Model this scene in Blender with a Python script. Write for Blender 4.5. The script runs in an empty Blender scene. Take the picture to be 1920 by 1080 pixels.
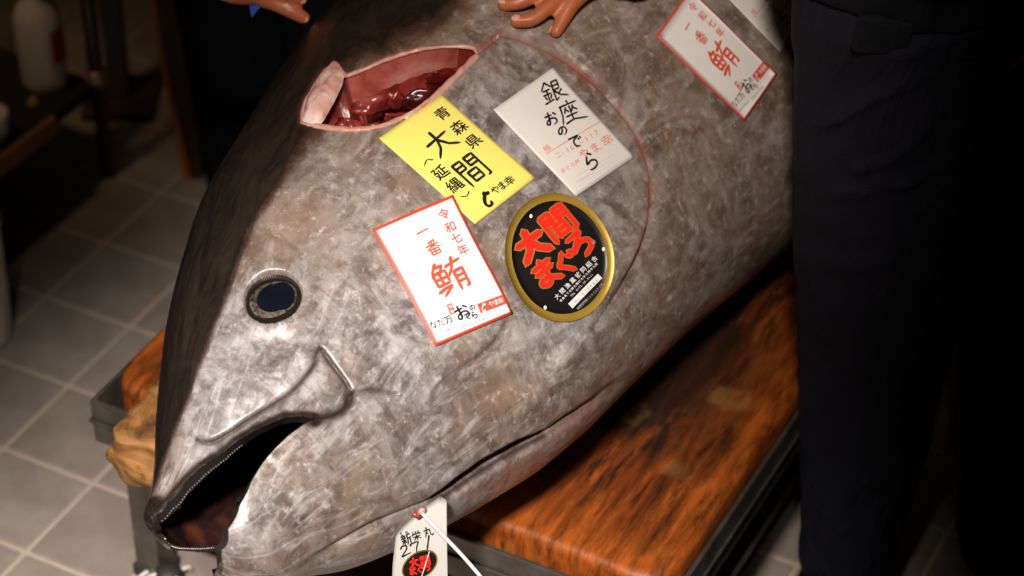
import bpy, bmesh, math, random
import numpy as np
from mathutils import Vector, Matrix

random.seed(7); RNG = np.random.default_rng(7)
scene = bpy.context.scene
col = scene.collection

# ------------------------------------------------------------------ camera, world, lights, exposure
F = 4700.0
PITCH = math.radians(38)
FW = np.array([0, math.cos(PITCH), -math.sin(PITCH)])
UP = np.array([0, math.sin(PITCH), math.cos(PITCH)])
RT = np.array([1.0, 0, 0])
CAM = np.array([0, 0, .6]) - FW * 2.85
cd = bpy.data.cameras.new('camera'); cam = bpy.data.objects.new('camera', cd); col.objects.link(cam)
cam.location = CAM; cam.rotation_euler = (math.pi / 2 - PITCH, 0, 0)
cd.sensor_width = 36; cd.lens = F * 36 / 1920
cd.dof.use_dof = True; cd.dof.focus_distance = 2.72; cd.dof.aperture_fstop = 3.4
scene.camera = cam
w = bpy.data.worlds.new('world'); scene.world = w; w.use_nodes = True
w.node_tree.nodes['Background'].inputs[0].default_value = (1, .78, .6, 1)
w.node_tree.nodes['Background'].inputs[1].default_value = .012
def aim(o, target):
    o.rotation_euler = (Vector(target) - o.location).to_track_quat('-Z', 'Y').to_euler()
def spot(name, loc, target, power, size, angle, blend, color):
    l = bpy.data.lights.new(name, 'SPOT'); l.energy = power; l.shadow_soft_size = size
    l.spot_size = math.radians(angle); l.spot_blend = blend; l.color = color
    o = bpy.data.objects.new(name, l); col.objects.link(o); o.location = loc; aim(o, target); return o
spot('key_lamp', (-.40, -2.15, 2.90), (-.25, -.34, .44), 730, .14, 23, .75, (1, .94, .88))
spot('added_body_light', (.02, -1.95, 3.1), (.04, .22, .74), 340, .14, 17.5, .85, (1, .88, .77))  # unseen spot added to light the body behind the head
spot('side_lamp', (-1.9, -.5, 2.4), (-.25, -.25, .5), 22, .25, 26, .8, (1, .95, .92))
spot('added_rim_light', (-2.3, -.15, 1.05), (-.35, -.1, .6), 9, .10, 26, .8, (.85, .92, 1))  # weak cool light added for a rim along the dark back
spot('added_floor_light', (-.85, -1.0, 2.9), (-.77, -.18, 0), 170, .08, 20, .85, (1, .93, .86))  # added light that makes the bright pool on the corner tiles
spot('added_shelf_light', (-1.3, .2, 2.6), (-.86, 1.12, .25), 34, .15, 17, .95, (1, .66, .38))  # narrow warm light added to lift the bottle and shelf
scene.view_settings.view_transform = 'Standard'; scene.view_settings.look = 'None'
scene.view_settings.exposure = 0.0; scene.view_settings.gamma = 1; scene.view_settings.use_curve_mapping = False

# ------------------------------------------------------------------ pixel helpers (1920x1080 frame)
def ray(px):
    px = np.atleast_2d(np.asarray(px, float))
    return FW + ((px[:, :1] - 960) / F) * RT - ((px[:, 1:] - 540) / F) * UP
def onz(px, z):
    d = ray(px); return CAM + d * ((z - CAM[2]) / d[:, 2])[:, None]
def ony(px, y):
    d = ray(px); return CAM + d * ((y - CAM[1]) / d[:, 1])[:, None]
def at(px, depth):
    return (CAM + ray(px) * depth)[0]
def proj(P):
    q = np.asarray(P) - CAM; z = q @ FW
    return np.stack([960 + F * (q @ RT) / z, 540 - F * (q @ UP) / z], -1)
def depth(P): return float((np.asarray(P) - CAM) @ FW)

# ------------------------------------------------------------------ object helpers
def link(o, parent=None):
    col.objects.link(o)
    if parent is not None: o.parent = parent
    return o
def mesh_obj(name, verts, faces, mat, parent=None, smooth=True):
    me = bpy.data.meshes.new(name)
    me.from_pydata([tuple(map(float, v)) for v in verts], [], [tuple(map(int, f)) for f in faces])
    me.materials.append(mat)
    if smooth: me.polygons.foreach_set('use_smooth', [True] * len(me.polygons))
    me.update()
    return link(bpy.data.objects.new(name, me), parent)
def bm_obj(name, bm, mat, parent=None, smooth=False):
    me = bpy.data.meshes.new(name); bm.to_mesh(me); bm.free(); me.materials.append(mat)
    if smooth: me.polygons.foreach_set('use_smooth', [True] * len(me.polygons))
    return link(bpy.data.objects.new(name, me), parent)
def empty(name, loc=(0, 0, 0)):
    o = bpy.data.objects.new(name, None); o.empty_display_size = .05
    link(o); return o
def tag(o, label, cat, group=None):
    o['label'] = label; o['category'] = cat
    if group: o['group'] = group
    return o
def structure(o): o['kind'] = 'structure'; return o
def grid_faces(nu, nv, closed_v=False, off=0):
    f = []
    for i in range(nu - 1):
        for j in range(nv if closed_v else nv - 1):
            a = i * nv + j; b = i * nv + (j + 1) % nv
            f.append((off + a, off + b, off + b + nv, off + a + nv))
    return f
def tube(path, radii, seg=10, squash=None):
    """closed tube along a path with per point radius; returns verts, faces"""
    path = np.asarray(path, float); n = len(path); radii = np.broadcast_to(radii, (n,))
    T = np.gradient(path, axis=0); T /= np.linalg.norm(T, axis=1)[:, None] + 1e-12
    ref = np.array([0, 0, 1.]) if abs(T[0][2]) < .9 else np.array([1., 0, 0])
    V = []; u = np.cross(T[0], ref); u /= np.linalg.norm(u)
    for i in range(n):
        u = u - T[i] * (u @ T[i]); u /= np.linalg.norm(u); v = np.cross(T[i], u)
        for k in range(seg):
            a = 2 * math.pi * k / seg
            V.append(path[i] + radii[i] * (math.cos(a) * u + math.sin(a) * v))
    Fc = grid_faces(n, seg, True)
    Fc.append(tuple(range(seg - 1, -1, -1))); Fc.append(tuple((n - 1) * seg + k for k in range(seg)))
    return V, Fc
def tube_obj(name, path, radii, mat, parent=None, seg=10):
    v, f = tube(path, radii, seg); return mesh_obj(name, v, f, mat, parent)
def lathe(profile, seg=28):
    V = []; 
    for r, z in profile:
        for k in range(seg):
            a = 2 * math.pi * k / seg; V.append((r * math.cos(a), r * math.sin(a), z))
    Fc = grid_faces(len(profile), seg, True)
    Fc.append(tuple(range(seg - 1, -1, -1))); Fc.append(tuple((len(profile) - 1) * seg + k for k in range(seg)))
    return V, Fc
def box_bm(bm, size, M, bevel=0.0, seg=2):
    r = bmesh.ops.create_cube(bm, size=1)
    bmesh.ops.scale(bm, vec=size, verts=r['verts'])
    if bevel:
        es = list({e for v in r['verts'] for e in v.link_edges})
        rr = bmesh.ops.bevel(bm, geom=es, offset=bevel, segments=seg, affect='EDGES', profile=.5)
        vs = list({v for f in rr['faces'] for v in f.verts} | {v for v in r['verts'] if v.is_valid})
    else: vs = r['verts']
    bmesh.ops.transform(bm, matrix=M, verts=vs)
def catmull(P, n=8):
    P = np.asarray(P, float); Q = np.vstack([2 * P[0] - P[1], P, 2 * P[-1] - P[-2]]); out = []
    for i in range(1, len(Q) - 2):
        for k in range(n):
            t = k / n
            out.append(.5 * (2 * Q[i] + (Q[i + 1] - Q[i - 1]) * t + (2 * Q[i - 1] - 5 * Q[i] + 4 * Q[i + 1] - Q[i + 2]) * t * t
                             + (3 * Q[i] - Q[i - 1] - 3 * Q[i + 1] + Q[i + 2]) * t ** 3))
    out.append(P[-1]); return np.array(out)
def pchip(x, y, q):
    x = np.asarray(x, float); y = np.asarray(y, float); h = np.diff(x); dl = np.diff(y) / h
    m = np.zeros_like(y); pr = dl[:-1] * dl[1:]
    m[1:-1] = np.where(pr > 0, 2 * pr / (dl[:-1] + dl[1:] + 1e-12), 0); m[0] = dl[0]; m[-1] = dl[-1]
    i = np.clip(np.searchsorted(x, q) - 1, 0, len(x) - 2); t = (q - x[i]) / h[i]
    return (2*t**3-3*t**2+1)*y[i]+(t**3-2*t**2+t)*h[i]*m[i]+(-2*t**3+3*t**2)*y[i+1]+(t**3-t**2)*h[i]*m[i+1]
def seg_dist(px, poly):
    """distance to a polyline, signed side (>0 to the right of travel, image y down), arc fraction"""
    px = np.asarray(px, float); poly = np.asarray(poly, float)
    best = np.full(len(px), 1e9); side = np.zeros(len(px)); arc = np.zeros(len(px)); n = len(poly) - 1
    L = np.r_[0, np.cumsum(np.linalg.norm(np.diff(poly, axis=0), axis=1))]
    for i in range(n):
        a, b = poly[i], poly[i + 1]; e = b - a; l2 = e @ e
        t = np.clip(((px - a) @ e) / l2, 0, 1); q = px - (a + t[:, None] * e); d = np.linalg.norm(q, axis=1)
        m = d < best
        best[m] = d[m]; side[m] = np.sign(e[0] * q[m, 1] - e[1] * q[m, 0]); arc[m] = (L[i] + t[m] * math.sqrt(l2)) / L[-1]
    return best, side, arc
def in_poly(px, poly):
    x, y = px[:, 0], px[:, 1]; c = np.zeros(len(px), bool); n = len(poly); j = n - 1
    for i in range(n):
        xi, yi = poly[i]; xj, yj = poly[j]
        if yi != yj:
            c ^= ((yi > y) != (yj > y)) & (x < (xj - xi) * (y - yi) / (yj - yi) + xi)
        j = i
    return c
def sstep(x): x = np.clip(x, 0, 1); return x * x * (3 - 2 * x)

# ------------------------------------------------------------------ materials
class NT:
    def __init__(s, name):
        s.m = bpy.data.materials.new(name); s.m.use_nodes = True; s.t = s.m.node_tree; s.n = s.t.nodes
        s.b = s.n['Principled BSDF']
    def add(s, typ, **kw):
        o = s.n.new(typ)
        for k, v in kw.items(): setattr(o, k, v)
        return o
    def L(s, a, b): s.t.links.new(a, b)
    def noise(s, vec, scale, detail=4, rough=.55, dist=0.0):
        o = s.add('ShaderNodeTexNoise'); o.inputs['Scale'].default_value = scale; o.inputs['Detail'].default_value = detail
        o.inputs['Roughness'].default_value = rough; o.inputs['Distortion'].default_value = dist
        if vec is not None: s.L(vec, o.inputs['Vector'])
        return o.outputs['Fac']
    def mapping(s, vec, scale=(1, 1, 1), rot=(0, 0, 0)):
        o = s.add('ShaderNodeMapping'); o.inputs['Scale'].default_value = scale; o.inputs['Rotation'].default_value = rot
        s.L(vec, o.inputs['Vector']); return o.outputs['Vector']
    def ramp(s, fac, stops):
        o = s.add('ShaderNodeValToRGB'); r = o.color_ramp
        while len(r.elements) < len(stops): r.elements.new(.5)
        for e, (p, c) in zip(r.elements, stops):
            e.position = p; e.color = (c, c, c, 1) if not hasattr(c, '__len__') else (*c, 1)
        s.L(fac, o.inputs['Fac']); return o.outputs['Color']
    def mix(s, fac, a, b, mode='MIX'):
        o = s.add('ShaderNodeMix', data_type='RGBA', blend_type=mode)
        for v, i in ((fac, 0), (a, 6), (b, 7)):
            if hasattr(v, 'links') or hasattr(v, 'is_linked'): s.L(v, o.inputs[i])
            else: o.inputs[i].default_value = v if i == 0 else (*v, 1)
        return o.outputs[2]
    def math(s, op, a, b=None):
        o = s.add('ShaderNodeMath', operation=op)
        for v, i in ((a, 0), (b, 1)):
            if v is None: continue
            if hasattr(v, 'is_linked'): s.L(v, o.inputs[i])
            else: o.inputs[i].default_value = v
        return o.outputs[0]
    def coord(s, k='Object'): return s.add('ShaderNodeTexCoord').outputs[k]
    def attr(s, name): return s.add('ShaderNodeAttribute', attribute_name=name).outputs['Fac']
    def color(s, c):
        if hasattr(c, 'is_linked'): s.L(c, s.b.inputs['Base Color'])
        else: s.b.inputs['Base Color'].default_value = (*c, 1)
    def rough(s, r):
        if hasattr(r, 'is_linked'): s.L(r, s.b.inputs['Roughness'])
        else: s.b.inputs['Roughness'].default_value = r
    def bump(s, h, strength=.3, dist=.002):
        o = s.add('ShaderNodeBump'); o.inputs['Strength'].default_value = strength; o.inputs['Distance'].default_value = dist
        s.L(h, o.inputs['Height']); s.L(o.outputs['Normal'], s.b.inputs['Normal'])
    def set(s, **kw):
        for k, v in kw.items(): s.b.inputs[k.replace('_', ' ')].default_value = v
def plain(name, c, rough=.5, metal=0.0, spec=.5, var=.12, scale=60, bump=0.0):
    """a colour with a slight procedural variation"""
    t = NT(name); f = t.noise(t.coord(), scale, 3)
    a = tuple(x * (1 - var) for x in c); b = tuple(min(1, x * (1 + var)) for x in c)
    t.color(t.mix(f, a, b)); t.rough(rough); t.set(Metallic=metal); t.b.inputs['Specular IOR Level'].default_value = spec
    if bump: t.bump(f, bump, .002)
    return t.m

# ------------------------------------------------------------------ floor of square tiles
def tile_mat(name='tile_glaze'):
    t = NT(name); oi = t.add('ShaderNodeObjectInfo').outputs['Random']
    co = t.coord('Object'); f = t.noise(co, 14, 5, .6)
    c = t.mix(t.ramp(f, [(.3, 0.), (.7, 1.)]), (.25, .20, .165), (.37, .315, .275))
    c = t.mix(t.math('MULTIPLY', oi, .35), c, (.22, .165, .125))
    t.color(c); t.rough(.42); t.bump(t.noise(co, 90, 3), .08, .001); return t.m
def grout_mat():
    t = NT('grout'); f = t.noise(t.coord(), 40, 4)
    t.color(t.mix(f, (.42, .335, .25), (.54, .44, .34))); t.rough(.8); return t.m
TILE, GROUT = tile_mat(), grout_mat()
floor = mesh_obj('floor', [(-4, -3, -.0035), (4, -3, -.0035), (4, 6, -.0035), (-4, 6, -.0035)], [(0, 1, 2, 3)], GROUT, smooth=False)
structure(floor)
E1 = np.array([math.sin(math.radians(118)), math.cos(math.radians(118)), 0]); E2 = np.array([math.sin(math.radians(28)), math.cos(math.radians(28)), 0])
TP = .1545; TO = np.array([-.637, .884, 0])
bm = bmesh.new(); box_bm(bm, (TP - .008, TP - .008, .012), Matrix.Translation((0, 0, -.006)), .0022, 2)
tile_me = bpy.data.meshes.new('tile'); bm.to_mesh(tile_me); bm.free(); tile_me.materials.append(TILE)
cells = []
for i in range(-26, 27):
    for j in range(-26, 27):
        p = TO + E1 * TP * (i + .5) + E2 * TP * (j + .5)
        if -2.2 < p[0] < 2.4 and -1.4 < p[1] < 3.4: cells.append((np.hypot(p[0] * 1.0, (p[1] - .55) * .8), p))
cells.sort(key=lambda c: c[0])
rotz = math.radians(-28)
for k, (_, p) in enumerate(cells[:300]):
    o = link(bpy.data.objects.new('tile', tile_me), floor); o.location = p + np.array([0, 0, random.uniform(-.0008, .0008)]); o.rotation_euler = (0, 0, rotz)
V, Fc = [], []
for _, p in cells[300:]:
    h = (TP - .008) / 2; b = len(V)
    V += [p - E1*h - E2*h, p + E1*h - E2*h, p + E1*h + E2*h, p - E1*h + E2*h]; Fc.append((b, b+1, b+2, b+3))
o = mesh_obj('outer_tiles', V, Fc, TILE, floor, False); o['kind'] = 'stuff'

# ------------------------------------------------------------------ steel bench and wooden board
HF, HB = .312, .336                                     # frame rim height, board top height
A0 = onz([[168, 750]], HF)[0]
BW, BL = .795, 2.02
def bp(u, v, z): return A0 * [1, 1, 0] + E1 * u + E2 * v + np.array([0, 0, z])
def steel():
    t = NT('worn_steel'); co = t.coord(); f = t.noise(co, 22, 5, .6); g = t.noise(t.mapping(co, (4, 4, 90)), 3, 3)
    c = t.mix(t.ramp(f, [(.35, 0.), (.75, 1.)]), (.11, .095, .08), (.22, .20, .18))
    t.color(t.mix(t.ramp(t.noise(co, 7, 4), [(.58, 0.), (.72, .6)]), c, (.10, .06, .035)))
    t.set(Metallic=.75); t.rough(t.ramp(g, [(.2, .34), (.8, .52)])); return t.m
STEEL = steel(); STEELD = plain('dark_steel', (.05, .045, .04), .6, .5)
RM = Matrix(((E1[0], E2[0], 0), (E1[1], E2[1], 0), (0, 0, 1)))
def bench_box(name, u0, u1, v0, v1, z0, z1, mat, parent, bevel=.002):
    b = bmesh.new(); c = bp((u0 + u1) / 2, (v0 + v1) / 2, (z0 + z1) / 2)
    box_bm(b, (u1 - u0, v1 - v0, z1 - z0), Matrix.Translation(c) @ RM.to_4x4(), bevel)
    return bm_obj(name, b, mat, parent)
bench = empty('steel_bench')
bench.location = bp(BW / 2, BL / 2, 0)
tag(bench, 'low steel work bench frame on square legs carrying the wooden board', 'bench')
def under(o, p):
    o.parent = p; o.matrix_parent_inverse = Matrix.Translation(-Vector(p.location)); return o
bpy.context.view_layer.update()
RW = .006
for nm, a in (('front_rail', (0, BW, 0, RW)), ('back_rail', (0, BW, BL - RW, BL)), ('side_rail', (0, RW, RW, BL - RW)), ('side_rail', (BW - RW, BW, RW, BL - RW))):
    under(bench_box(nm, *a, HF - .068, HF, STEEL, None, .0012), bench)
# a rolled seam along each rail
for nm, a in (('rail_seam', (-.003, BW + .003, -.0035, .0)), ('rail_seam', (BW, BW + .0035, 0, BL)), ('rail_seam', (-.0035, 0, 0, BL))):
    under(bench_box(nm, *a, HF - .036, HF - .031, STEEL, None, .001), bench)
under(bench_box('tray', RW, BW - RW, RW, BL - RW, HF - .072, HF - .066, STEELD, None, .001), bench)
for u, v in ((.022, .022), (BW - .062, .022), (.022, BL - .062), (BW - .062, BL - .062)):
    lg = under(bench_box('leg', u, u + .038, v, v + .038, .004, HF - .07, STEEL, None, .003), bench)
    ft = bench_box('foot', u - .004, u + .042, v - .004, v + .042, 0, .02, STEELD, None, .003); ft.parent = lg
for v in (.035, BL - .047):
    under(bench_box('stretcher', .058, BW - .06, v, v + .014, .085, .105, STEEL, None, .002), bench)
for u in (.034, BW - .05):
    under(bench_box('stretcher', u, u + .014, .058, BL - .06, .085, .105, STEEL, None, .002), bench)

def wood_board():
    t = NT('stained_board'); co = t.mapping(t.coord(), rot=(0, 0, math.radians(28)))
    st = t.noise(t.mapping(co, (30, 2.4, 8)), 1.0, 7, .62, .12)      # streaks along the board
    bl = t.noise(t.mapping(co, (9, 5, 8)), 1.0, 6, .6, .2); fine = t.noise(t.mapping(co, (90, 14, 20)), 1.0, 4, .6); pt = t.noise(t.mapping(co, (60, 11, 20)), 1.0, 7, .70, .15)
    base = t.mix(t.ramp(st, [(.43, 0.), (.58, 1.)]), (.010, .004, .002), (.17, .036, .005))
    base = t.mix(t.ramp(pt, [(.53, 0.), (.70, .75)]), base, (.55, .10, .008))
    base = t.mix(t.ramp(bl, [(.44, .95), (.58, 0.)]), base, (.016, .007, .003))
    base = t.mix(t.ramp(t.noise(co, 11, 3, .5), [(.60, 0.), (.68, .4)]), base, (.26, .15, .045))
    base = t.mix(t.ramp(fine, [(.36, .85), (.50, 0.)]), base, (.014, .006, .003))
    edge_ = t.attr('edge'); base = t.mix(t.math('MULTIPLY', edge_, t.ramp(pt, [(.36, .15), (.58, 1.)])), base, (.62, .135, .010))
    t.color(base); t.rough(t.ramp(pt, [(.3, .35), (.7, .62)])); t.bump(t.math('ADD', fine, st), .35, .0025); return t.m
BOARD = wood_board()
# rounded, worn slab
def slab(u0, u1, v0, v1, z0, z1, rc, re, n=260):
    out = []
    hw, hl = (u1 - u0) / 2, (v1 - v0) / 2
    def outline(inset):
        pts = []; r = max(rc - inset * .4, .004)
        for cx, cy, a0 in ((hw-inset-r, hl-inset-r, 0), (-hw+inset+r, hl-inset-r, 90), (-hw+inset+r, -hl+inset+r, 180), (hw-inset-r, -hl+inset+r, 270)):
            for k in range(13):
                a = math.radians(a0 + 90 * k / 12); pts.append((cx + r*math.cos(a), cy + r*math.sin(a)))
        pts = np.array(pts + pts[:1]); L = np.r_[0, np.cumsum(np.linalg.norm(np.diff(pts, axis=0), axis=1))]
        q = np.linspace(0, L[-1], n, endpoint=False); return np.stack([np.interp(q, L, pts[:, 0]), np.interp(q, L, pts[:, 1])], 1)
    rings = [(.004, z0)] + [(re * (1 - math.sin(k / 6 * math.pi / 2)), z1 - re * (1 - math.cos(k / 6 * math.pi / 2))) for k in range(7)][::-1]
    rings = [(.004, z0), (0, z0 + .01)] + [(re * (1 - math.cos(a)), z1 - re * (1 - math.sin(a))) for a in np.linspace(0, math.pi/2, 7)] + [(re + .03, z1 + .0005), (re + .1, z1)]
    V = []
    wob = sum(np.sin(np.arange(n) * 2 * math.pi * f / n + RNG.uniform(0, 6)) * a for f, a in ((7, .0012), (13, .0011), (29, .0008), (53, .0006)))
    for ins, z in rings:
        o = outline(ins); nr = o / np.linalg.norm(o, axis=1)[:, None]
        o = o + nr * wob[:, None]
        for x, y in o: V.append(bp((u0 + u1) / 2 + x, (v0 + v1) / 2 + y, z))
    Fc = grid_faces(len(rings), n, True)
    Fc.append(tuple(range(n - 1, -1, -1))); Fc.append(tuple((len(rings) - 1) * n + k for k in range(n)))
    return V, Fc
V, Fc = slab(.014, BW - .010, .020, BL - .012, HF - .066, HB, .045, .012)
board = mesh_obj('wooden_board', V, Fc, BOARD)
_n = 260; _r = len(board.data.vertices) // _n; _e = np.zeros(len(board.data.vertices), np.float32); _e[:(_r - 2) * _n] = .6; _e[(_r - 2) * _n:(_r - 1) * _n] = .35
at_ = board.data.attributes.new('edge', 'FLOAT', 'POINT'); at_.data.foreach_set('value', _e)
tag(board, 'thick worn chopping board with orange brown stains under the big tuna', 'board')

# tan wooden block that props the head over the front rail
def block_mat():
    t = NT('tan_wood'); co = t.coord(); g = t.noise(t.mapping(co, (9, 9, 40)), 1.5, 6, .6, 1.2); s = t.noise(co, 26, 5, .65)
    c = t.mix(t.ramp(g, [(.3, 0.), (.68, 1.)]), (.12, .04, .010), (.46, .215, .058))
    c = t.mix(t.ramp(s, [(.52, 0.), (.66, .9)]), c, (.055, .02, .006)); t.color(c); t.rough(.6); t.bump(g, .5, .004); return t.m
bm = bmesh.new(); bmesh.ops.create_cube(bm, size=1); bmesh.ops.subdivide_edges(bm, edges=bm.edges[:], cuts=13, use_grid_fill=True)
bc = onz([(318, 828)], .372)[0] + E2 * .02
for v in bm.verts:
    p = np.array(v.co) * 2; q = p / (np.sum(np.abs(p) ** 3.2) ** (1 / 3.2) + 1e-9) * np.max(np.abs(p))
    q = p * .25 + q * .75
    wv = 1 + .05 * math.sin(5 * p[0] + 2 * p[1]) * math.cos(4 * p[2] + 3 * p[1]) + .03 * math.sin(11 * p[1] + 5 * p[2])
    l = q * np.array([.058, .085, .042]) * wv
    v.co = bc + E1 * l[0] + E2 * l[1] + np.array([0, 0, l[2]])
block = bm_obj('wooden_block', bm, block_mat(), None, True)
tag(block, 'tan wooden prop block under the tuna snout at the front rail', 'wood block')

# ------------------------------------------------------------------ the tuna: a lofted body in its own frame
AL, PH = math.radians(35), math.radians(33)
FA = np.array([math.sin(AL), math.cos(AL), 0]); _v0 = np.array([math.cos(AL), -math.sin(AL), 0]); _z = np.array([0, 0, 1.])
FD = math.cos(PH) * _v0 - math.sin(PH) * _z            # towards the belly
FN = math.sin(PH) * _v0 + math.cos(PH) * _z            # out of the upper flank
FO = np.array([-.37642, -.36599, .58392])
ST = [0, .004, .012, .03, .06, .1, .15, .2, .27, .35, .43, .52, .6, .7, .8, .9, 1.0, 1.1, 1.25, 1.6, 2.0, 2.25]
TD = [.0015, -.0050, -.0096, -.0192, -.0398, -.075, -.1161, -.1541, -.198, -.2400, -.2670, -.2952, -.3175, -.3370, -.3392, -.3394, -.3396, -.3397, -.34, -.27, -.06, -.02]
TV = [.0160, .0350, .0643, .1141, .1427, .1549, .1812, .1985, .2171, .2334, .2461, .2504, .2495, .2500, .2545, .2603, .2677, .2779, .2948, .25, .06, .02]
BS = [0, .004, .012, .03, .06, .1, .2, .3, .45, .6, .7, .9, 1.1, 1.5, 2.0, 2.25]
BB = [.005, .0155, .028, .046, .066, .084, .117, .142, .168, .188, .2, .225, .235, .19, .07, .02]
def section(s, th, shrink=0.0, thin=0.0):
    s = np.asarray(s, float)
    D = pchip(ST, TD, s) + shrink; V = pchip(ST, TV, s) - shrink; B = np.maximum(pchip(BS, BB, s) - thin, .003)
    t = (D + V) / 2 - (V - D) / 2 * np.cos(th); ww = B * np.sin(th)
    return FO + s[..., None] * FA + t[..., None] * FD + ww[..., None] * FN
def base_normal(s, th):
    e = 1e-3
    a = section(np.minimum(s + e, 2.249), th) - section(np.maximum(s - e, 0), th); b = section(s, th + e) - section(s, th - e)
    n = np.cross(b, a); return n / (np.linalg.norm(n, axis=-1, keepdims=True) + 1e-12)
_gs, _gt = np.meshgrid(np.r_[np.linspace(0, .12, 50), np.linspace(.125, 1.35, 190)], np.linspace(.02, 3.12, 150), indexing='ij')
_gp = proj(section(_gs, _gt)).reshape(-1, 2); _gs = _gs.ravel(); _gt = _gt.ravel()
def px2st(px):
    px = np.atleast_2d(np.asarray(px, float)); S_ = np.empty(len(px)); T_ = np.empty(len(px))
    for i in range(0, len(px), 150):
        q = px[i:i+150]; k = ((q[:, :1] - _gp[:, 0]) ** 2 + (q[:, 1:] - _gp[:, 1]) ** 2).argmin(1); S_[i:i+150] = _gs[k]; T_[i:i+150] = _gt[k]
    for _ in range(6):
        e = 1e-4; p0 = proj(section(S_, T_)); ps = (proj(section(S_ + e, T_)) - p0) / e; pt = (proj(section(S_, T_ + e)) - p0) / e
        r = px - p0; det = ps[:, 0] * pt[:, 1] - ps[:, 1] * pt[:, 0]; det = np.where(np.abs(det) < 1e3, 1e12, det)
        ds = (r[:, 0] * pt[:, 1] - r[:, 1] * pt[:, 0]) / det; dt = (ps[:, 0] * r[:, 1] - ps[:, 1] * r[:, 0]) / det
        S_ = np.clip(S_ + np.clip(ds, -.03, .03), 0, 1.5); T_ = np.clip(T_ + np.clip(dt, -.1, .1), .005, math.pi - .005)
    return S_, T_

# traced lines on the head
MAX_TOP = catmull([(368, 824), (392, 829), (420, 817), (460, 791), (500, 766), (545, 736), (575, 704), (590, 680), (597, 654)], 6)
MAX_END = catmull([(599, 650), (628, 688), (648, 715), (659, 737)], 6)
MOUTH_UP = np.array([(283, 1001), (294, 969), (317, 942), (348, 907), (383, 876), (423, 849), (459, 822), (499, 800), (534, 785), (566, 783), (588, 787)], float)
MOUTH_LO = np.array([(399, 1076), (403, 1058), (412, 1033), (428, 991), (450, 947), (472, 902), (494, 867), (517, 840), (543, 815), (570, 795), (588, 787)], float)
MOUTH_END = catmull([(586, 787), (612, 783), (640, 772), (655, 755), (660, 738)], 6)
CREASE = catmull([(658, 738), (690, 731), (720, 734), (752, 741)], 6)
OPERC = catmull([(905, 92), (937, 66), (985, 80), (1050, 110), (1110, 155), (1160, 210), (1195, 265), (1214, 320), (1217, 380), (1205, 440), (1180, 500), (1145, 560), (1090, 640), (1030, 705), (960, 760), (890, 815), (820, 880), (760, 930)], 6)
SLIT = catmull([(893, 97), (912, 83), (936, 65)], 6)
SLITG = catmull([(826, 934), (850, 918), (900, 884), (960, 848), (1018, 818)], 6)
PREOP = catmull([(962, 592), (930, 640), (895, 672), (850, 702), (822, 726), (808, 748)], 6)
THROAT = catmull([(560, 1062), (640, 1022), (707, 985), (775, 957), (838, 926), (900, 884), (960, 848), (1012, 822), (1080, 775), (1150, 728), (1180, 705)], 6)
GILL = np.array([(565, 228), (566, 210), (574, 184), (590, 157), (608, 134), (630, 124), (650, 143), (680, 130), (715, 115), (752, 101), (790, 92), (827, 87), (865, 86), (888, 88), (897, 92), (900, 98),
                 (897, 102), (890, 108), (872, 126), (840, 158), (810, 186), (785, 205), (752, 222), (715, 236), (690, 242), (657, 244), (622, 240), (590, 234)], float)
BACKLINE = catmull([(262, 990), (292, 905), (322, 812), (346, 757), (379, 667), (404, 602), (433, 530), (451, 477), (478, 410), (513, 357), (560, 290), (600, 235), (650, 130), (730, 85), (800, 50), (880, -30), (960, -150)], 5)
EYE_C = np.array([512., 559.]); EYE_A = math.radians(-24); EYE_R = (57., 49.)
def eye_r(px, cx=EYE_C, rr=EYE_R, ang=EYE_A):
    q = px - cx; c, s = math.cos(ang), math.sin(ang)
    return np.hypot((q[:, 0] * c + q[:, 1] * s) / rr[0], (-q[:, 0] * s + q[:, 1] * c) / rr[1])
def vnoise(px, scale, seed):
    """smooth value noise in two dimensions"""
    g = np.random.default_rng(seed).uniform(-1, 1, (64, 64)); q = px / scale + 1000; i = np.floor(q).astype(int); f = q - i; f = f * f * (3 - 2 * f)
    def G(a, b): return g[a % 64, b % 64]
    x, y = i[:, 0], i[:, 1]
    return (G(x, y)*(1-f[:,0])*(1-f[:,1]) + G(x+1, y)*f[:,0]*(1-f[:,1]) + G(x, y+1)*(1-f[:,0])*f[:,1] + G(x+1, y+1)*f[:,0]*f[:,1])
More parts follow.
